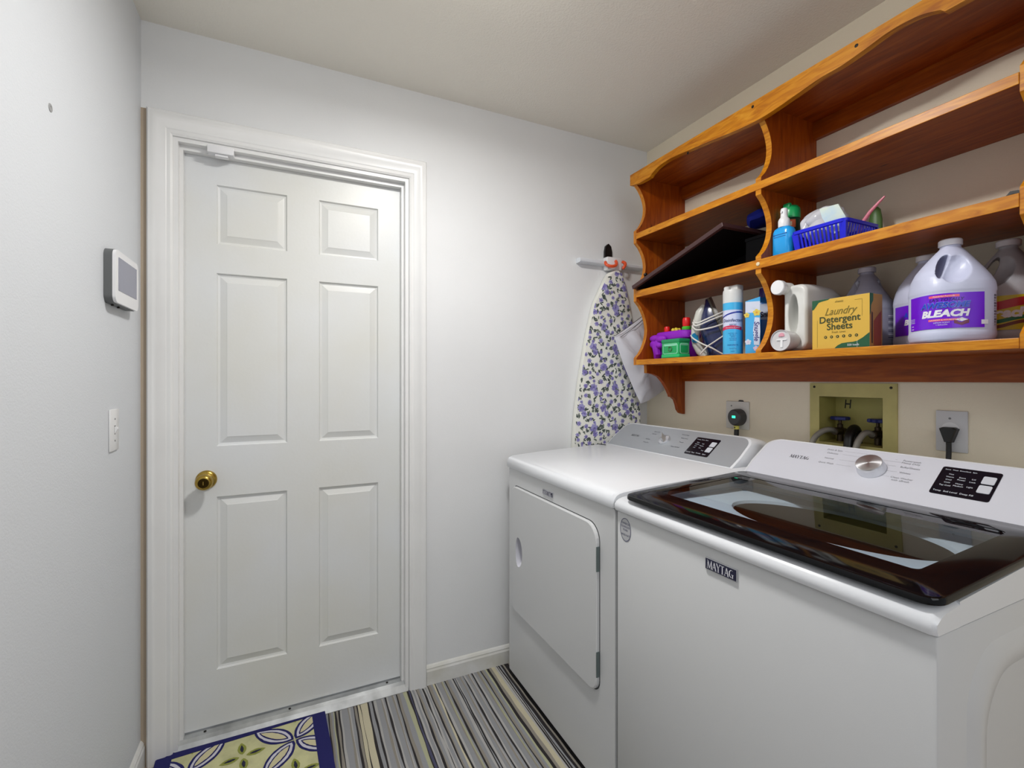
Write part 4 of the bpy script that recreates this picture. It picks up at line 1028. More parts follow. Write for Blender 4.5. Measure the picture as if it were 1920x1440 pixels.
for nm, lab, cat, (x, y), r_, hh, m_ in (('red_cap', 'small red cap on top of the purple box, left', 'cap', (1.512, 1.600), .0125, .024, RED), ('red_cap', 'tall red cap on a green ring on top of the purple box', 'cap', (1.517, 1.492), .0165, .052, RED)):
    tt = empty(nm, lab, cat, (x, y, Z3+.1212)); z0 = 0
    if hh > .04:
        bm = NB(); lathe(bm, [(.017, 0), (.0185, .003), (.018, .013), (.015, .015)], seg=24); obj('green_ring', bm, GRN, tt, smooth=True); z0 = .0150
    bm = NB(); lathe(bm, [(r_*.9, z0), (r_, z0+.004), (r_, hh-.006), (r_*.8, hh), (.002, hh+.001)], seg=24); obj('cap_body', bm, RED, tt, smooth=True)
tt = empty('yellow_clay_flower', 'small yellow flower-shaped knob on the purple box', 'ornament', (1.512, 1.547, Z3+.1212))
bm = NB()
for k in range(5):
    a = 2*PI*k/5+.3; lathe(bm, [(.001, 0), (.008, .001), (.0085, .007), (.004, .012), (.0005, .0125)], (.012*math.cos(a), .014*math.sin(a), 0), seg=12)
obj('petals', bm, YEL, tt, smooth=True)
bm = NB(); lathe(bm, [(.006, 0), (.006, .013), (.001, .016)], seg=12); obj('centre', bm, YEL, tt, smooth=True)
# --- green tin
t = empty('green_box', 'small green box with rounded pale framed panels in front of the purple box', 'box', (1.432, 1.468, Z3))
GB = mat('box_green', (24, 158, 88), .35); GF = mat('box_frame', (150, 222, 190), .4)
bm = NB(); box(bm, -.028, .028, -.048, .048, e, .066, .002); obj('box_body', bm, GB, t, smooth=True)
bm = NB(); box(bm, -.030, .030, -.050, .050, .062, .077, .003); obj('lid', bm, mat('box_lid_green', (20, 140, 86), .35), t, smooth=True)
bm = NB(); box(bm, -.0295, .0295, -.0495, .0495, e*2, .014, .002); obj('base_band', bm, mat('band_green', (34, 184, 104), .35), t, smooth=True)
def frame_yz(x, w_, h_, cz, fl): 
    bm = NB(); rings(bm, [[(x, y, cz+z) for y, z in rrect(w_, h_, .008, 4)], [(x-.0008, y, cz+z) for y, z in rrect(w_-.001, h_-.001, .008, 4)], [(x-.0008, y, cz+z) for y, z in rrect(w_-.005, h_-.005, .006, 4)]], cap=False); return bm
obj('panel_frame', frame_yz(-.0281, .080, .042, .037, 0), GF, t)
bm = NB(); rings(bm, [[(x, -.0481, .037+z) for x, z in rrect(.046, .042, .008, 4)], [(x, -.0489, .037+z) for x, z in rrect(.041, .037, .006, 4)]], cap=False); obj('panel_frame', bm, GF, t)
bm = NB(); tube(bm, [(-.030, .010*math.cos(a), .036+.009*math.sin(a)) for a in [2*PI*k/18+.5 for k in range(17)]], .0016, 6); obj('handle_motif', bm, mat('motif_dark', (70, 100, 60), .5), t)
bm = NB(); box(bm, -.0285, -.028, -.034, .034, .049, .054); box(bm, -.018, .018, -.0488, -.048, .050, .053); obj('panel_band', bm, GF, t)

# --- iron standing on its heel
ir = empty('clothes_iron', 'dark blue and white steam iron standing upright with wound white cord', 'iron', (1.533, 1.380, Z3)); ir.rotation_euler = (0, 0, math.radians(42))
IB = mat('iron_blue', (26, 36, 84), .2, coat=.4); IW = mat('iron_white', (206, 206, 198), .3); IG = mat('iron_sole', (120, 120, 118), .25, metal=.8)
# side profile plane = local y (negative = sole side), z up; sole line from (-.078,.004) to (+.010,.236)
SA = Vector((0, -.086, .006)); SB_ = Vector((0, -.002, .246)); sd = (SB_-SA); SL = sd.length; sd.normalize(); sn = Vector((0, sd.z, -sd.y))  # sn -> towards handle (+y)
if sn.y < 0: sn = -sn
def sole_w(u): return .056*math.sqrt(max(0, 1-(u)**2.6))+.001
def isec(u, h0, h1, k=1.0, n=16):
    c = SA+sd*(u*SL); ww = sole_w(u)*k; out = []
    for j in range(n):
        a = PI*j/(n-1); out.append(c+Vector((ww*math.cos(a), 0, 0))+sn*(h0+(h1-h0)*math.sin(a)**.6))
    return out
bm = NB(); us = [0, .1, .2, .35, .5, .65, .78, .88, .95, .99]
rs = []
for u in us:
    c = SA+sd*(u*SL); w_ = sole_w(u); rs.append([c+Vector((w_, 0, 0)), c+Vector((w_, 0, 0))+sn*.010, c+Vector((-w_, 0, 0))+sn*.010, c+Vector((-w_, 0, 0))])
rings(bm, rs); obj('soleplate', bm, IG, ir, 'grey metal soleplate', smooth=True, ang=40)
bm = NB(); rs = [isec(u, .010, .024, .97) for u in us]; rings(bm, rs); obj('skirt', bm, mat('iron_grey_skirt', (96, 92, 82), .35), ir, smooth=True)
bm = NB(); rs = []
for u, h in zip(us, (.096, .094, .092, .089, .085, .076, .060, .042, .030, .026)): rs.append(isec(u*.985, .018, h, .97))
rings(bm, rs); obj('water_tank', bm, IB, ir, 'glossy dark blue body', smooth=True, ang=60)
bm = NB(); hp = []
for u, h in ((.90, .034), (.82, .058), (.70, .078), (.60, .096), (.48, .110), (.36, .116), (.24, .112), (.15, .100), (.10, .084)): hp.append(SA+sd*(u*SL)+sn*h)
tube(bm, hp, [.012, .019, .020, .018, .016, .016, .017, .018, .016], 14, sm=0); obj('handle', bm, IW, ir, 'off-white handle', smooth=True, ang=60)
bm = NB(); c = SA+sd*(.46*SL)+sn*.112+Vector((-.016, 0, 0)); M = Matrix.Translation(c) @ Matrix.Rotation(math.radians(-60), 4, 'Z') @ Matrix.Rotation(math.radians(-8), 4, 'X')
rr = [[M @ Vector((x, d_, z)) for x, z in rrect(.024, .040, .011, 5)] for d_ in (-.004, .004)]; rings(bm, rr); obj('steam_button', bm, mat('button_blue', (40, 140, 190), .3), ir, 'light blue button', smooth=True)
bm = NB(); box(bm, -.045, .045, -.085, .020, e-.0, .008, .003); obj('heel_plate', bm, mat('iron_grey_skirt', (96, 92, 82)), ir)
cd = []
def pt(x, y, z): return (x, y, z)
CW = mat('cord_white', (222, 220, 214), .5)
loops = [[(-.030, .062, .150), (-.058, .050, .135), (-.066, .010, .150), (-.062, -.040, .172), (-.03, -.064, .186), (.04, -.06, .18)],
         [(-.026, .066, .142), (-.060, .052, .124), (-.068, .008, .140), (-.064, -.044, .160), (-.03, -.072, .172), (.04, -.07, .17)],
         [(-.022, .068, .128), (-.058, .050, .108), (-.070, .0, .113), (-.066, -.048, .128), (-.035, -.082, .150), (.03, -.085, .15)],
         [(.0, .074, .092), (-.036, .064, .076), (-.060, .030, .052), (-.072, -.005, .034), (-.070, -.040, .012), (-.066, -.060, .006)],
         [(-.03, -.095, .108), (-.066, -.058, .088), (-.072, -.014, .058), (-.070, .012, .040), (-.066, .030, .020), (-.062, .036, .012)]]
bm = NB()
for L_ in loops: tube(bm, L_, .0031, 8, sm=4)
obj('power_cord', bm, CW, ir, 'white cord wound round the iron', smooth=True)

# --- disinfectant aerosol
cx, cy = 1.447, 1.203
t = empty('disinfectant_can', 'tall white and light blue disinfectant spray can beside the iron', 'aerosol', (cx, cy, Z3)); R = .0328
bm = NB(); lathe(bm, [(.030, e), (R, .003), (R, .186), (.0315, .190)], seg=48); obj('can', bm, mat('can_lilac', (204, 208, 232), .25), t, smooth=True)
bm = NB(); lathe(bm, [(R+.0004, .186), (R+.0006, .225), (.0318, .232)], seg=48, cap=True)
box(bm, -.006, .028, -.024, .024, .228, .252, .006); lathe(bm, [(.010, .228), (.010, .244), (.006, .247)], (-.016, .012, 0), seg=14)
obj('cap', bm, mat('cap_grey_white', (212, 212, 210), .35), t, 'white spray cap', smooth=True)
a0 = facing(cx, cy); bm = NB(); q = R+.0003
arc_patch(bm, 0, 0, q, a0-1.5, a0+1.5, .004, .092, 0, top=lambda u: .086+.010*math.sin(PI*u)); arc_patch(bm, 0, 0, q, a0-1.5, a0+1.5, .168, .186, 0, bot=lambda u: .160)
arc_patch(bm, 0, 0, q+.0002, a0-1.4, a0+1.3, .128, .140, 1, top=lambda u: .136+.018*math.sin(PI*u*.62), bot=lambda u: .131+.018*math.sin(PI*u*.62))
arc_patch(bm, 0, 0, q+.0002, a0-1.4, a0+1.0, .090, .104, 2, top=lambda u: .098+.006*math.sin(PI*u), bot=lambda u: .086+.006*math.sin(PI*u))
f = cyl_fn(0, 0, q, a0, .0006)
put2d(bm, text2d('Disinfectant', .0155, .15, .0002), f(.122), 3); put2d(bm, text2d('spray', .011, .15), f(.108), 3); put2d(bm, text2d('KILLS 99.9% OF GERMS', .005), f(.0965), 4)
for k, z in enumerate((.076, .070, .064, .058, .052, .034, .022, .012)): put2d(bm, text2d(('fresh linen scent', 'kills odours', 'sanitizes', 'hard surfaces', 'soft surfaces', 'DISINFECTS', 'net wt 19 oz', 'caution')[k], .0045 if k != 5 else .007), f(z), 1)
obj('label', bm, [mat('lab_cyan', (66, 176, 226), .3), mat('lab_navy', (24, 40, 150), .3), mat('lab_crimson', (206, 38, 84), .3), mat('lab_text', (70, 80, 130), .4), WHITE], t)

# --- dryer sheet box
t = empty('dryer_sheet_box', 'upright light blue carton with yellow flowers and white side script', 'box', (1.452, 1.126, Z3)); t.rotation_euler = (0, 0, math.radians(37.7))
bx = mat('carton_sky', (72, 176, 236), .4); cw = mat('carton_white', (214, 222, 240), .4)
bm = NB(); v8 = prism(bm, [(-.0225, e), (.0225, e), (.0225, .180), (-.0225, .193)][::1], 'x', -.024, .024)
for v in bm.verts: v.co.x -= .004
for f in bm.faces: f.material_index = 0
obj('carton', bm, bx, t)
bm = NB(); F = plane_fn((-.0284, 0, 0), (0, -1, 0), (0, 0, 1))
def RF(a, b, c, d, mi): put2d(bm, poly2d([(a, c), (b, c), (b, d), (a, d)]), F, mi)
RF(-.022, .022, .140, .178, 0)
put2d(bm, poly2d([(.004, .03), (.020, .028), (.023, .075), (.021, .122), (.006, .124), (.001, .08)]), plane_fn((-.0286, 0, 0), (0, -1, 0), (0, 0, 1)), 0)
def fl2(x, z, s_, off_, mi, ci):
    G2 = plane_fn((-.0286-off_, 0, 0), (0, -1, 0), (0, 0, 1))
    for k in range(5):
        a = 2*PI*k/5+.4; put2d(bm, poly2d([(x+s_*.6*math.cos(a)+s_*.42*math.cos(b), z+s_*.6*math.sin(a)+s_*.42*math.sin(b)) for b in [2*PI*j/10 for j in range(10)]]), plane_fn((-.0286-off_-.00005*k, 0, 0), (0, -1, 0), (0, 0, 1)), mi)
    put2d(bm, poly2d([(x+s_*.3*math.cos(b), z+s_*.3*math.sin(b)) for b in [2*PI*j/10 for j in range(10)]]), plane_fn((-.0290-off_, 0, 0), (0, -1, 0), (0, 0, 1)), ci)
fl2(.012, .140, .012, .0002, 1, 2); fl2(-.018, .132, .009, .0002, 1, 2); fl2(.0, .158, .007, .0002, 0, 0); fl2(-.014, .040, .010, .0002, 0, 3); fl2(.010, .018, .009, .0002, 3, 0)
TV, TF = text2d('Snuggle', .022, .1, .0004); put2d(bm, ([(.0115+y_, .076-x_) for x_, y_ in TV], TF), plane_fn((-.0292, 0, 0), (0, -1, 0), (0, 0, 1)), 4)
obj('carton_print', bm, [cw, mat('flower_yellow', (226, 204, 90), .5), mat('flower_orange', (226, 160, 50), .5), mat('petal_pink', (222, 196, 222), .5), mat('script_violet', (66, 60, 130), .5)], t)
# --- fabric softener bottle
cx, cy = 1.552, 1.151
t = empty('softener_bottle', 'blue softener bottle with dark purple cap half behind the shelf divider', 'bottle', (cx, cy, Z3)); t.rotation_euler = (0, 0, math.radians(36))
bm = NB(); rs = []
for z, s_ in ((e, .92), (.005, 1), (.160, 1), (.182, .96), (.196, .8), (.204, .56), (.210, .52)): rs.append([(x*s_, y*s_, z) for x, y in rrect(.062, .076, .026, 6)])
rings(bm, rs); obj('body', bm, mat('softener_blue', (50, 130, 214), .3), t, smooth=True)
bm = NB(); lathe(bm, [(.0205, .206), (.021, .209), (.0205, .237), (.0195, .240)], seg=30); obj('cap', bm, mat('cap_purple', (54, 26, 120), .35), t, 'dark purple cap', smooth=True)
bm = NB(); F = lambda a, b: Vector((-.0315, -a, b)); 
def fq(pts, mi, o_=0): put2d(bm, poly2d(pts), lambda a, b: Vector((-.0315-o_, -a, b)), mi)
fq([(-.028, .126), (.030, .122), (.030, .182), (-.026, .180)], 0); put2d(bm, text2d('Snuggle', .026, 0, .0009, 'LEFT'), lambda a, b: Vector((-.0322, .0165-a*.78, .142+b)), 1)
bm2 = [v for v in bm.verts if v.co.y < -.034]
for v in bm2: v.co.y = -.034-(v.co.y+.034)*-.0; 
for x_, z_, s_ in ((.018, .085, .014), (.010, .062, .009), (.020, .045, .012)):
    for k in range(5):
        a = 2*PI*k/5; fq([(x_+s_*.55*math.cos(a)+s_*.4*math.cos(b), z_+s_*.55*math.sin(a)+s_*.4*math.sin(b)) for b in [2*PI*j/8 for j in range(8)]], 2 if s_ > .01 else 0, .0003+.00005*k)
obj('label', bm, [cw, mat('script_dark', (36, 24, 70), .4), mat('flower_yellow', (226, 204, 90), .5)], t)

# --- jugs : lofted body with cut-through handle
def make_jug_mesh():
    bm = NB(); rs = []
    prof_ = [(.001, .90, 2.8), (.006, .97, 2.8), (.016, 1.0, 2.8), (.024, 1.0, 2.8), (.026, .985, 2.8), (.118, .985, 2.8), (.121, 1.0, 2.8), (.132, 1.0, 2.7), (.142, .985, 2.6), (.158, .90, 2.5), (.175, .78, 2.4), (.192, .64, 2.3), (.208, .51, 2.2), (.220, .41, 2.1), (.228, .33, 2), (.233, .27, 2), (.240, .255, 2)]
    for z, s_, p_ in prof_:
        ring = []
        for k in range(64):
            a = 2*PI*k/64; r_ = .078*s_*((abs(math.cos(a))**p_+abs(math.sin(a))**p_)**(-1/p_)); r_ = r_*.955
            # keep the shoulder fuller on the handle side (+x)
            full = 1+.16*max(0, math.cos(a))**3*math.sin(PI*min(1, max(0, (z-.142)/.085)))
            ring.append((r_*full*math.cos(a), r_*math.sin(a), z))
        rs.append(ring)
    rings(bm, rs); bmesh.ops.recalc_face_normals(bm, faces=bm.faces)
    me = bpy.data.meshes.new('jug'); bm.to_mesh(me); bm.free(); o = bpy.data.objects.new('jug_tmp', me); COL.objects.link(o)
    bm = NB()   # slot cutter through y
    pts = []
    for k in range(24):
        a = 2*PI*k/24; u, v = .0105*math.cos(a), .034*math.sin(a); th = math.radians(26)
        pts.append((.0355+u*math.cos(th)-v*math.sin(th), .182+u*math.sin(th)+v*math.cos(th)))
    prism(bm, pts, 'y', -.12, .12); bmesh.ops.recalc_face_normals(bm, faces=bm.faces)
    mc = bpy.data.meshes.new('cut'); bm.to_mesh(mc); bm.free(); oc = bpy.data.objects.new('cut_tmp', mc); COL.objects.link(oc)
    # widen: scooped pocket on both sides around the handle
    bs = NB()
    for s_ in (1, -1):
        M = Matrix.Translation((.016, s_*.072, .184)) @ Matrix.Rotation(math.radians(-24), 4, 'Y') @ Matrix.Diagonal((.030, .044, .050, 1))
        bmesh.ops.create_icosphere(bs, subdivisions=3, radius=1, matrix=M)
    ms_ = bpy.data.meshes.new('scoop'); bs.to_mesh(ms_); bs.free(); os_ = bpy.data.objects.new('scoop_tmp', ms_); COL.objects.link(os_)
    for c_ in (oc, os_):
        m = o.modifiers.new('b', 'BOOLEAN'); m.operation = 'DIFFERENCE'; m.object = c_; m.solver = 'EXACT'
    m = o.modifiers.new('r', 'REMESH'); m.mode = 'VOXEL'; m.voxel_size = .0014
    m = o.modifiers.new('s', 'SMOOTH'); m.factor = .6; m.iterations = 16
    bpy.context.view_layer.update(); dg = bpy.context.evaluated_depsgraph_get()
    res = bpy.data.meshes.new_from_object(o.evaluated_get(dg)); res.name = 'jug_body'
    for x in (o, oc, os_): bpy.data.objects.remove(x)
    for p_ in res.polygons: p_.use_smooth = True
    return res
JUG = make_jug_mesh()
def jug_cap():
    bm = NB(); prof_ = [(.0205, .239), (.0222, .2395), (.0222, .252), (.0205, .2545), (.015, .255)]; rs = []
    for i, (r_, h_) in enumerate(prof_): rs.append([((r_+(.0006 if k % 2 and 0 < i < 3 else 0))*math.cos(2*PI*k/48), (r_+(.0006 if k % 2 and 0 < i < 3 else 0))*math.sin(2*PI*k/48), h_) for k in range(48)])
    rings(bm, rs)
    return bm
def jug(name, label, x, y, hd, m, capm, sc=1.0):
    t = empty(name, label, 'jug', (x, y, Z3), 0)
    if not JUG.materials: JUG.materials.append(m)
    b = bpy.data.objects.new('jug_body', JUG); link(b, t); b.material_slots[0].link = 'OBJECT'; b.material_slots[0].material = m; b.rotation_euler = (0, 0, hd); b.scale = (sc, sc, 1)
    c = obj('cap', jug_cap(), capm, t, smooth=True); 
    return t
def jr(a, hd, sc):   # radius of the label recess in world angle a
    q = a-hd; p_ = 2.8
    return .078*.955*.985*sc*((abs(math.cos(q))**p_+abs(math.sin(q))**p_)**(-1/p_))
def jug_label(t, hd, sc, a0, a1, z0, z1, mats, texts, extra=None):
    bm = NB(); n = 40; lift = .0012
    def P(a, z, l=0): r_ = jr(a, hd, sc)+lift+l; return Vector((r_*math.cos(a), r_*math.sin(a), z))
    for k in range(n):
        A, B = a0+(a1-a0)*k/n, a0+(a1-a0)*(k+1)/n
        bm.faces.new([bm.verts.new(p) for p in (P(A, z0), P(B, z0), P(B, z1), P(A, z1))]).material_index = 0
    for VF, ac, zc, mi, l in texts:
        Rm = .078*sc
        V, F_ = VF
        put2d(bm, VF, lambda u, v, ac=ac, zc=zc, l=l: P(ac+u/Rm, zc+v, l), mi)
    obj('label', bm, mats, t)
JM = mat('jug_white', (204, 208, 232), .35); 
def rectpoly(w_, h_, n=8):
    V = []; F_ = []
    for k in range(n+1): V += [(-w_/2+w_*k/n, -h_/2), (-w_/2+w_*k/n, h_/2)]
    for k in range(n): F_.append((2*k, 2*k+2, 2*k+3, 2*k+1))
    return V, F_
LP = mat('label_purple', (112, 10, 214), .3); LBL = mat('label_blue', (38, 70, 206), .3); LPK = mat('label_pink', (240, 86, 120), .3); LW = mat('label_white', (236, 236, 244), .35); LMR = mat('label_maroon', (110, 20, 70), .35); LNV = mat('label_deep', (48, 16, 120), .35)
# in front
x, y = 1.470, .592; f0 = facing(x, y); hd = f0-math.radians(62)
def slant(VF, k=.0): return ([(a, b+a*k) for a, b in VF[0]], VF[1])
t = jug('bleach_jug', 'white bleach jug with purple label at the front of the bottom shelf', x, y, hd, JM, LW)
AL, AR = f0-math.radians(74), f0+math.radians(48); am = f0-math.radians(8)
def bleach_texts(am): return [
    (rectpoly(.054, .0055), am, .1075, 2, .0003), (text2d('Powerful Formula', .0052), am, .1075, 3, .0006),
    (text2d("LA'S TOTALLY", .0095, .2, .0003), am+.05, .0992, 5, .0003),
    (text2d('AWESOME', .0185, .25, .0011, sx=1.02), am, .0862, 6, .0005), (text2d('AWESOME', .0185, .25, .0004, sx=1.02), am, .0862, 1, .0018),
    (text2d('BLEACH', .0215, .22, .0012, sx=1.12), am, .0665, 3, .0006),
    (rectpoly(.056, .005), am, .0518, 2, .0003), (text2d('LAUNDRY & HOUSEHOLD', .0042), am, .0518, 3, .0006),
    (text2d('LEMON SCENT', .0042), am-.05, .0455, 3, .0003), (text2d('1 GALLON', .0042), am-.05, .0405, 3, .0003),
    (rectpoly(.014, .010, 2), am+.98, .0445, 3, .0003),
    (poly2d([(-.014, -.004), (0, -.009), (.014, -.004), (.014, .004), (0, .009), (-.014, .004)]), am+.40, .047, 4, .0004), (poly2d([(-.012, .003), (0, -.001), (.012, .003), (0, .008)]), am+.40, .048, 3, .0007),
    (text2d('CAUTION\nKEEP OUT\nOF REACH', .0042), am-1.02, .056, 3, .0003), (rectpoly(.008, .0015, 2), am-1.02, .043, 3, .0003), (rectpoly(.010, .0015, 2), am-1.02, .036, 3, .0003)]
jug_label(t, hd, 1, AL, AR, .032, .114, [LP, LBL, LPK, LW, LMR, LNV, mat('label_pale_blue', (150, 180, 240), .35)], bleach_texts(am))
bm = NB()
for k, z in enumerate([.036+.0062*i for i in range(12)]):
    a = f0+math.radians(66); 
    for dx in range(2):
        aa = a+dx*.06; r_ = jr(aa, hd, 1)+.0012; wv = .02+.012*((k*7+dx*3) % 3)
        bm.faces.new([bm.verts.new((r_*math.cos(q)*1.0, r_*math.sin(q)*1.0, z+h_)) for q, h_ in ((aa, 0), (aa+wv, 0), (aa+wv, .0042), (aa, .0042))])
obj('side_print', bm, mat('print_grey', (96, 92, 110), .5), t)
# behind, purple label
x, y = 1.600, .697; f0 = facing(x, y); hd = f0-math.radians(60)
t = jug('bleach_jug', 'white jug with purple label standing behind the front bleach jug', x, y, hd, JM, LW, .90)
am = f0-math.radians(8)
jug_label(t, hd, .90, f0-math.radians(74), f0+math.radians(48), .032, .114, [LP, LBL, LPK, LW, LMR, LNV], [(text2d('AWESOME', .0175, .25, .0010), am, .0865, 1, .0005), (text2d('BLEACH', .020, .22, .0011, sx=1.1), am, .0665, 3, .0006), (rectpoly(.05, .005), am, .1075, 2, .0003)])
# clear grey jug behind the yellow carton
x, y = 1.607, .850; f0 = facing(x, y); hd = f0+math.radians(8)
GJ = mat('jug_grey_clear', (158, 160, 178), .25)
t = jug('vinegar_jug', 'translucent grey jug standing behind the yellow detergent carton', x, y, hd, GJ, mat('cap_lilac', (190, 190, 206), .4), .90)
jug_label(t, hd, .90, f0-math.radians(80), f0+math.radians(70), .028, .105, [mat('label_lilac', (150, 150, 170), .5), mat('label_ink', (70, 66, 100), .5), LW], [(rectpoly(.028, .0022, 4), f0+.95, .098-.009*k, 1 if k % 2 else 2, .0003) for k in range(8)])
# yellow label jug at the right
x, y = 1.606, .533; f0 = facing(x, y); hd = f0-math.radians(88)
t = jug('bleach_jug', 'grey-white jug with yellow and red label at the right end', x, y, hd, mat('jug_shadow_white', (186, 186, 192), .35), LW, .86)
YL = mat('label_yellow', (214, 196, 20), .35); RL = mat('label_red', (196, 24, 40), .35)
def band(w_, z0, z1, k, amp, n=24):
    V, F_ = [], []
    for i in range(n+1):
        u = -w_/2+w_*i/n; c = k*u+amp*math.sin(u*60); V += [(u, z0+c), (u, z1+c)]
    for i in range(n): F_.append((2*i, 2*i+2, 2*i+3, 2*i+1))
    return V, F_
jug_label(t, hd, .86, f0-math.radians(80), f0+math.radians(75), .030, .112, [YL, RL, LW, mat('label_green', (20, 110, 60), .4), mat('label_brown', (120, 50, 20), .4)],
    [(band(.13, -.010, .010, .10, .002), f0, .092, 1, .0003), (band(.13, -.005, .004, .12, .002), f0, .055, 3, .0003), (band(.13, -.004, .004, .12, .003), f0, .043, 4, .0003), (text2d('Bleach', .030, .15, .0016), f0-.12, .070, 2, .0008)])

# --- large white detergent bottle lying on its side (spout and cup at the front)
bj = empty('detergent_dispenser', 'large white detergent bottle lying down, cap and dosing cup to the front', 'jug', (1.53, .975, Z3))
bm = NB(); rs = []
def bsec(x, y0, y1, z0, z1, r_): return [(x, y, z) for y, z in rrect(y1-y0, z1-z0, r_, 7, (y0+y1)/2, (z0+z1)/2)]
# local: x -.09..+.13 , y -.055(right)..+.052(left), z 0..0.215
rs = [bsec(-.080, -.020, .012, .02, .19, .012), bsec(-.088+.004, -.034, .026, .012, .204, .020), bsec(-.076, -.040, .036, .004, .212, .026), bsec(-.02, -.044, .042, e, .216, .030), bsec(.06, -.044, .042, e, .212, .032), bsec(.11, -.040, .038, .004, .196, .034), bsec(.128, -.026, .026, .02, .17, .028)]
rings(bm, rs); bmesh.ops.recalc_face_normals(bm, faces=bm.faces)
me = bpy.data.meshes.new('b'); bm.to_mesh(me); bm.free(); ob = bpy.data.objects.new('b_tmp', me); COL.objects.link(ob)
bm = NB(); bmesh.ops.create_icosphere(bm, subdivisions=4, radius=1, matrix=Matrix.Translation((-.085, .004, .118)) @ Matrix.Diagonal((.062, .0155, .066, 1)))
mc = bpy.data.meshes.new('c'); bm.to_mesh(mc); bm.free(); oc = bpy.data.objects.new('c_tmp', mc); COL.objects.link(oc)
m = ob.modifiers.new('b', 'BOOLEAN'); m.operation = 'DIFFERENCE'; m.object = oc; m.solver = 'EXACT'; m.use_self = True
m = ob.modifiers.new('r', 'REMESH'); m.mode = 'VOXEL'; m.voxel_size = .0024
m = ob.modifiers.new('s', 'SMOOTH'); m.factor = .5; m.iterations = 6
bpy.context.view_layer.update(); res = bpy.data.meshes.new_from_object(ob.evaluated_get(bpy.context.evaluated_depsgraph_get()))
for x_ in (ob, oc): bpy.data.objects.remove(x_)
for p_ in res.polygons: p_.use_smooth = True
DW = mat('dispenser_white', (220, 220, 216), .35)
res.materials.clear(); res.materials.append(DW); res.name = 'bottle_body'; bo = bpy.data.objects.new('bottle_body', res); link(bo, bj)
bm = NB(); lathe(bm, [(.020, .025), (.019, -.012), (.0185, -.016)], (-.088, .030, .205), 'x', 32); obj('neck', bm, DW, bj, smooth=True)
bm = NB(); lathe(bm, [(.0225, .0), (.0232, -.002), (.0232, -.017), (.021, -.0195), (.010, -.020)], (-.101, .031, .206), 'x', 36); obj('fill_cap', bm, WHITE, bj, 'round white screw cap', smooth=True)
for v in []: pass
CUP = bpy.data.materials.new('cup_plastic'); CUP.use_nodes = True; p = CUP.node_tree.nodes['Principled BSDF']; p.inputs['Base Color'].default_value = lin((214, 212, 214)); p.inputs['Roughness'].default_value = .22; p.inputs['Alpha'].default_value = .9
bm = NB(); lathe(bm, [(.026, .0), (.030, -.010), (.0325, -.050), (.0330, -.058), (.0315, -.058), (.0305, -.0545), (.001, -.0535)], (-.082, .006, .0345), 'x', 40, cap=False); obj('dosing_cup', bm, CUP, bj, 'translucent dosing cup', smooth=True)
bm = NB(); lathe(bm, [(.014, 0), (.014, -.022), (.010, -.026)], (-.070, .006, .036), 'x', 24); obj('tap_spout', bm, WHITE, bj, smooth=True)
bm = NB(); box(bm, -.139, -.1352, -.014, .020, .034, .038, .001); box(bm, -.139, -.1352, -.001, .007, .012, .034, .001); obj('tap_lever', bm, WHITE, bj)
bm = NB(); lathe(bm, [(.011, 0), (.009, -.003), (.002, -.004)], (-.1350, .004, .048), 'x', 18); 
for v in bm.verts:
    if v.co.z < .046: v.co.z = .046
obj('tap_button', bm, mat('button_rose', (214, 150, 166), .4), bj, 'pinkish tap button', smooth=True)

# --- detergent sheets carton
t = empty('detergent_carton', 'yellow laundry detergent sheets carton with dark green corners on the bottom shelf', 'box', (1.438, .815, Z3))
CY = mat('carton_yellow', (214, 172, 66), .5); CB = mat('carton_side', (168, 120, 56), .55); CG = mat('carton_green', (22, 84, 52), .45); CI = mat('carton_ink', (52, 62, 26), .5); CO = mat('carton_olive', (120, 104, 30), .5); CR = mat('carton_rust', (140, 62, 30), .55)
bm = NB(); box(bm, -.030, .030, -.077, .077, e, .1445, .0008); bm.normal_update()
for f in bm.faces: f.material_index = 1 if f.normal.y < -.5 else 0
obj('carton', bm, [CY, CB], t)
bm = NB(); FX = lambda a, b, l=.0304: Vector((-l, -a, b))
def PX(pts, mi, l=.0304): put2d(bm, poly2d(pts), lambda a, b: FX(a, b, l), mi)
PX([(-.077, .1445), (-.077, .117), (-.072, .118), (-.066, .126), (-.058, .137), (-.050, .139), (-.032, .1415), (-.026, .1445)], 0)
PX([(-.014, .0), (-.006, .008), (.006, .014), (.020, .0155), (.035, .016), (.046, .018), (.060, .026), (.070, .034), (.077, .039), (.077, .0)], 0)
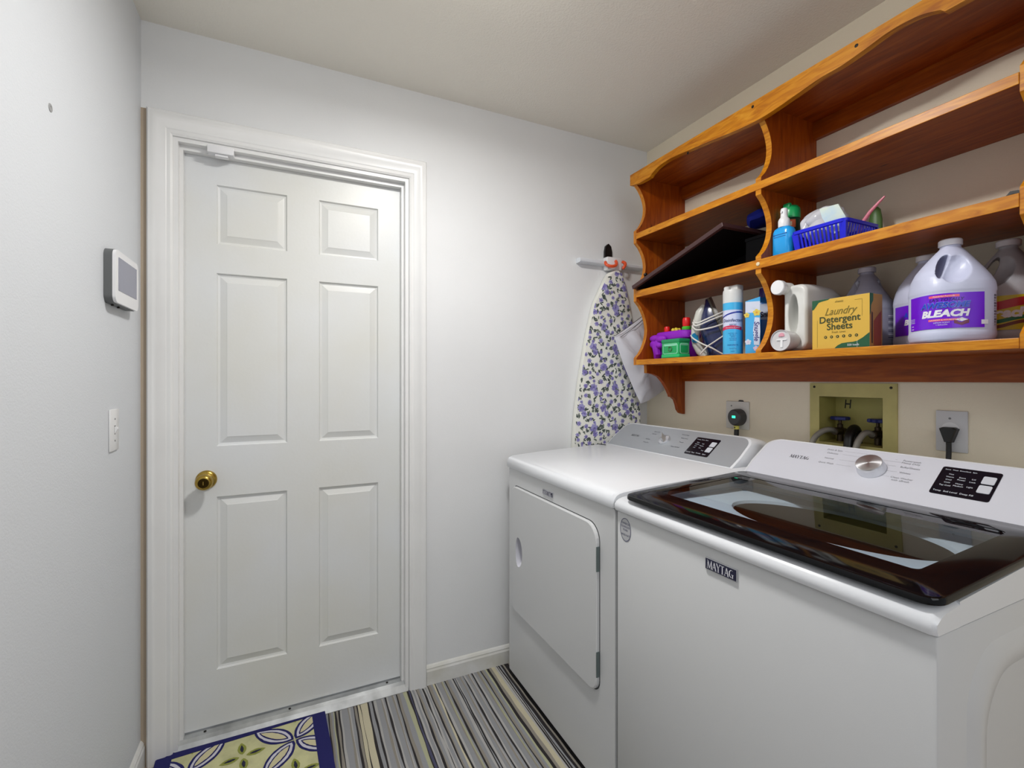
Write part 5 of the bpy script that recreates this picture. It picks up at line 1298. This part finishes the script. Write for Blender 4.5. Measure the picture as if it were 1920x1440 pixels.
PX([(.046, .0), (.0465, .0), (.0465, .019), (.046, .019)], 3, .0307)
def TX2(s, size, a, b, mi, **k): put2d(bm, text2d(s, size, **k), lambda u, v: FX(a+u, b+v, .0308), mi)
TX2('sheets', .009, -.001, .1335, 2, shear=.2); TX2('Laundry', .030, 0, .106, 2, shear=.45, sx=.85); TX2('Detergent', .0265, -.001, .0835, 1, bold=.0004); TX2('Sheets', .0265, 0, .0625, 1, bold=.0004)
TX2('Fresh Linen', .008, -.002, .047, 2); TX2('320 loads', .008, .036, .008, 3)
for k in range(6):
    cxp = -.038+.0165*k
    PX([(cxp+.0042*math.cos(q), .034+.0042*math.sin(q)) for q in [2*PI*j/14 for j in range(14)]], 1, .0306)
    PX([(cxp+.0012*math.cos(q), .034+.0020*math.sin(q)) for q in [2*PI*j/8 for j in range(8)]], 4, .0310)
for a, b, c, d in ((-.062, -.0614, .006, .085), (.0585, .059, .085, .132), (.040, .059, .1314, .132)): PX([(a, c), (b, c), (b, d), (a, d)], 2, .0306)
obj('carton_print', bm, [CG, CI, CO, LW, CY], t)
bm = NB(); FY = lambda a, b: Vector((a, -.0774, b))
put2d(bm, poly2d([(-.030, .1445), (-.030, .085), (-.026, .092), (-.024, .112), (-.014, .126), (-.014, .1445)]), FY, 0); put2d(bm, poly2d([(-.022, .010), (-.016, .010), (-.016, .092), (-.022, .096)]), FY, 1); put2d(bm, poly2d([(-.012, .004), (.024, .004), (.024, .100), (-.012, .070)]), FY, 2)
obj('side_panel_print', bm, [CG, mat('carton_dark', (60, 34, 20), .5), CR], t)

# ------------------------------------------------------------------ groups of repeats
for o in COL.objects:
    if o.parent is None and 'label' in o:
        n_ = o.name.split('.')[0]
        if n_ in ('bleach_jug', 'vinegar_jug'): o['group'] = 'gallon jugs on the bottom shelf'
        if n_ == 'wall_outlet': o['group'] = 'outlets on the right wall'
        if n_ == 'water_hose': o['group'] = 'braided water hoses'
        if n_ == 'red_cap': o['group'] = 'red caps on the purple box'
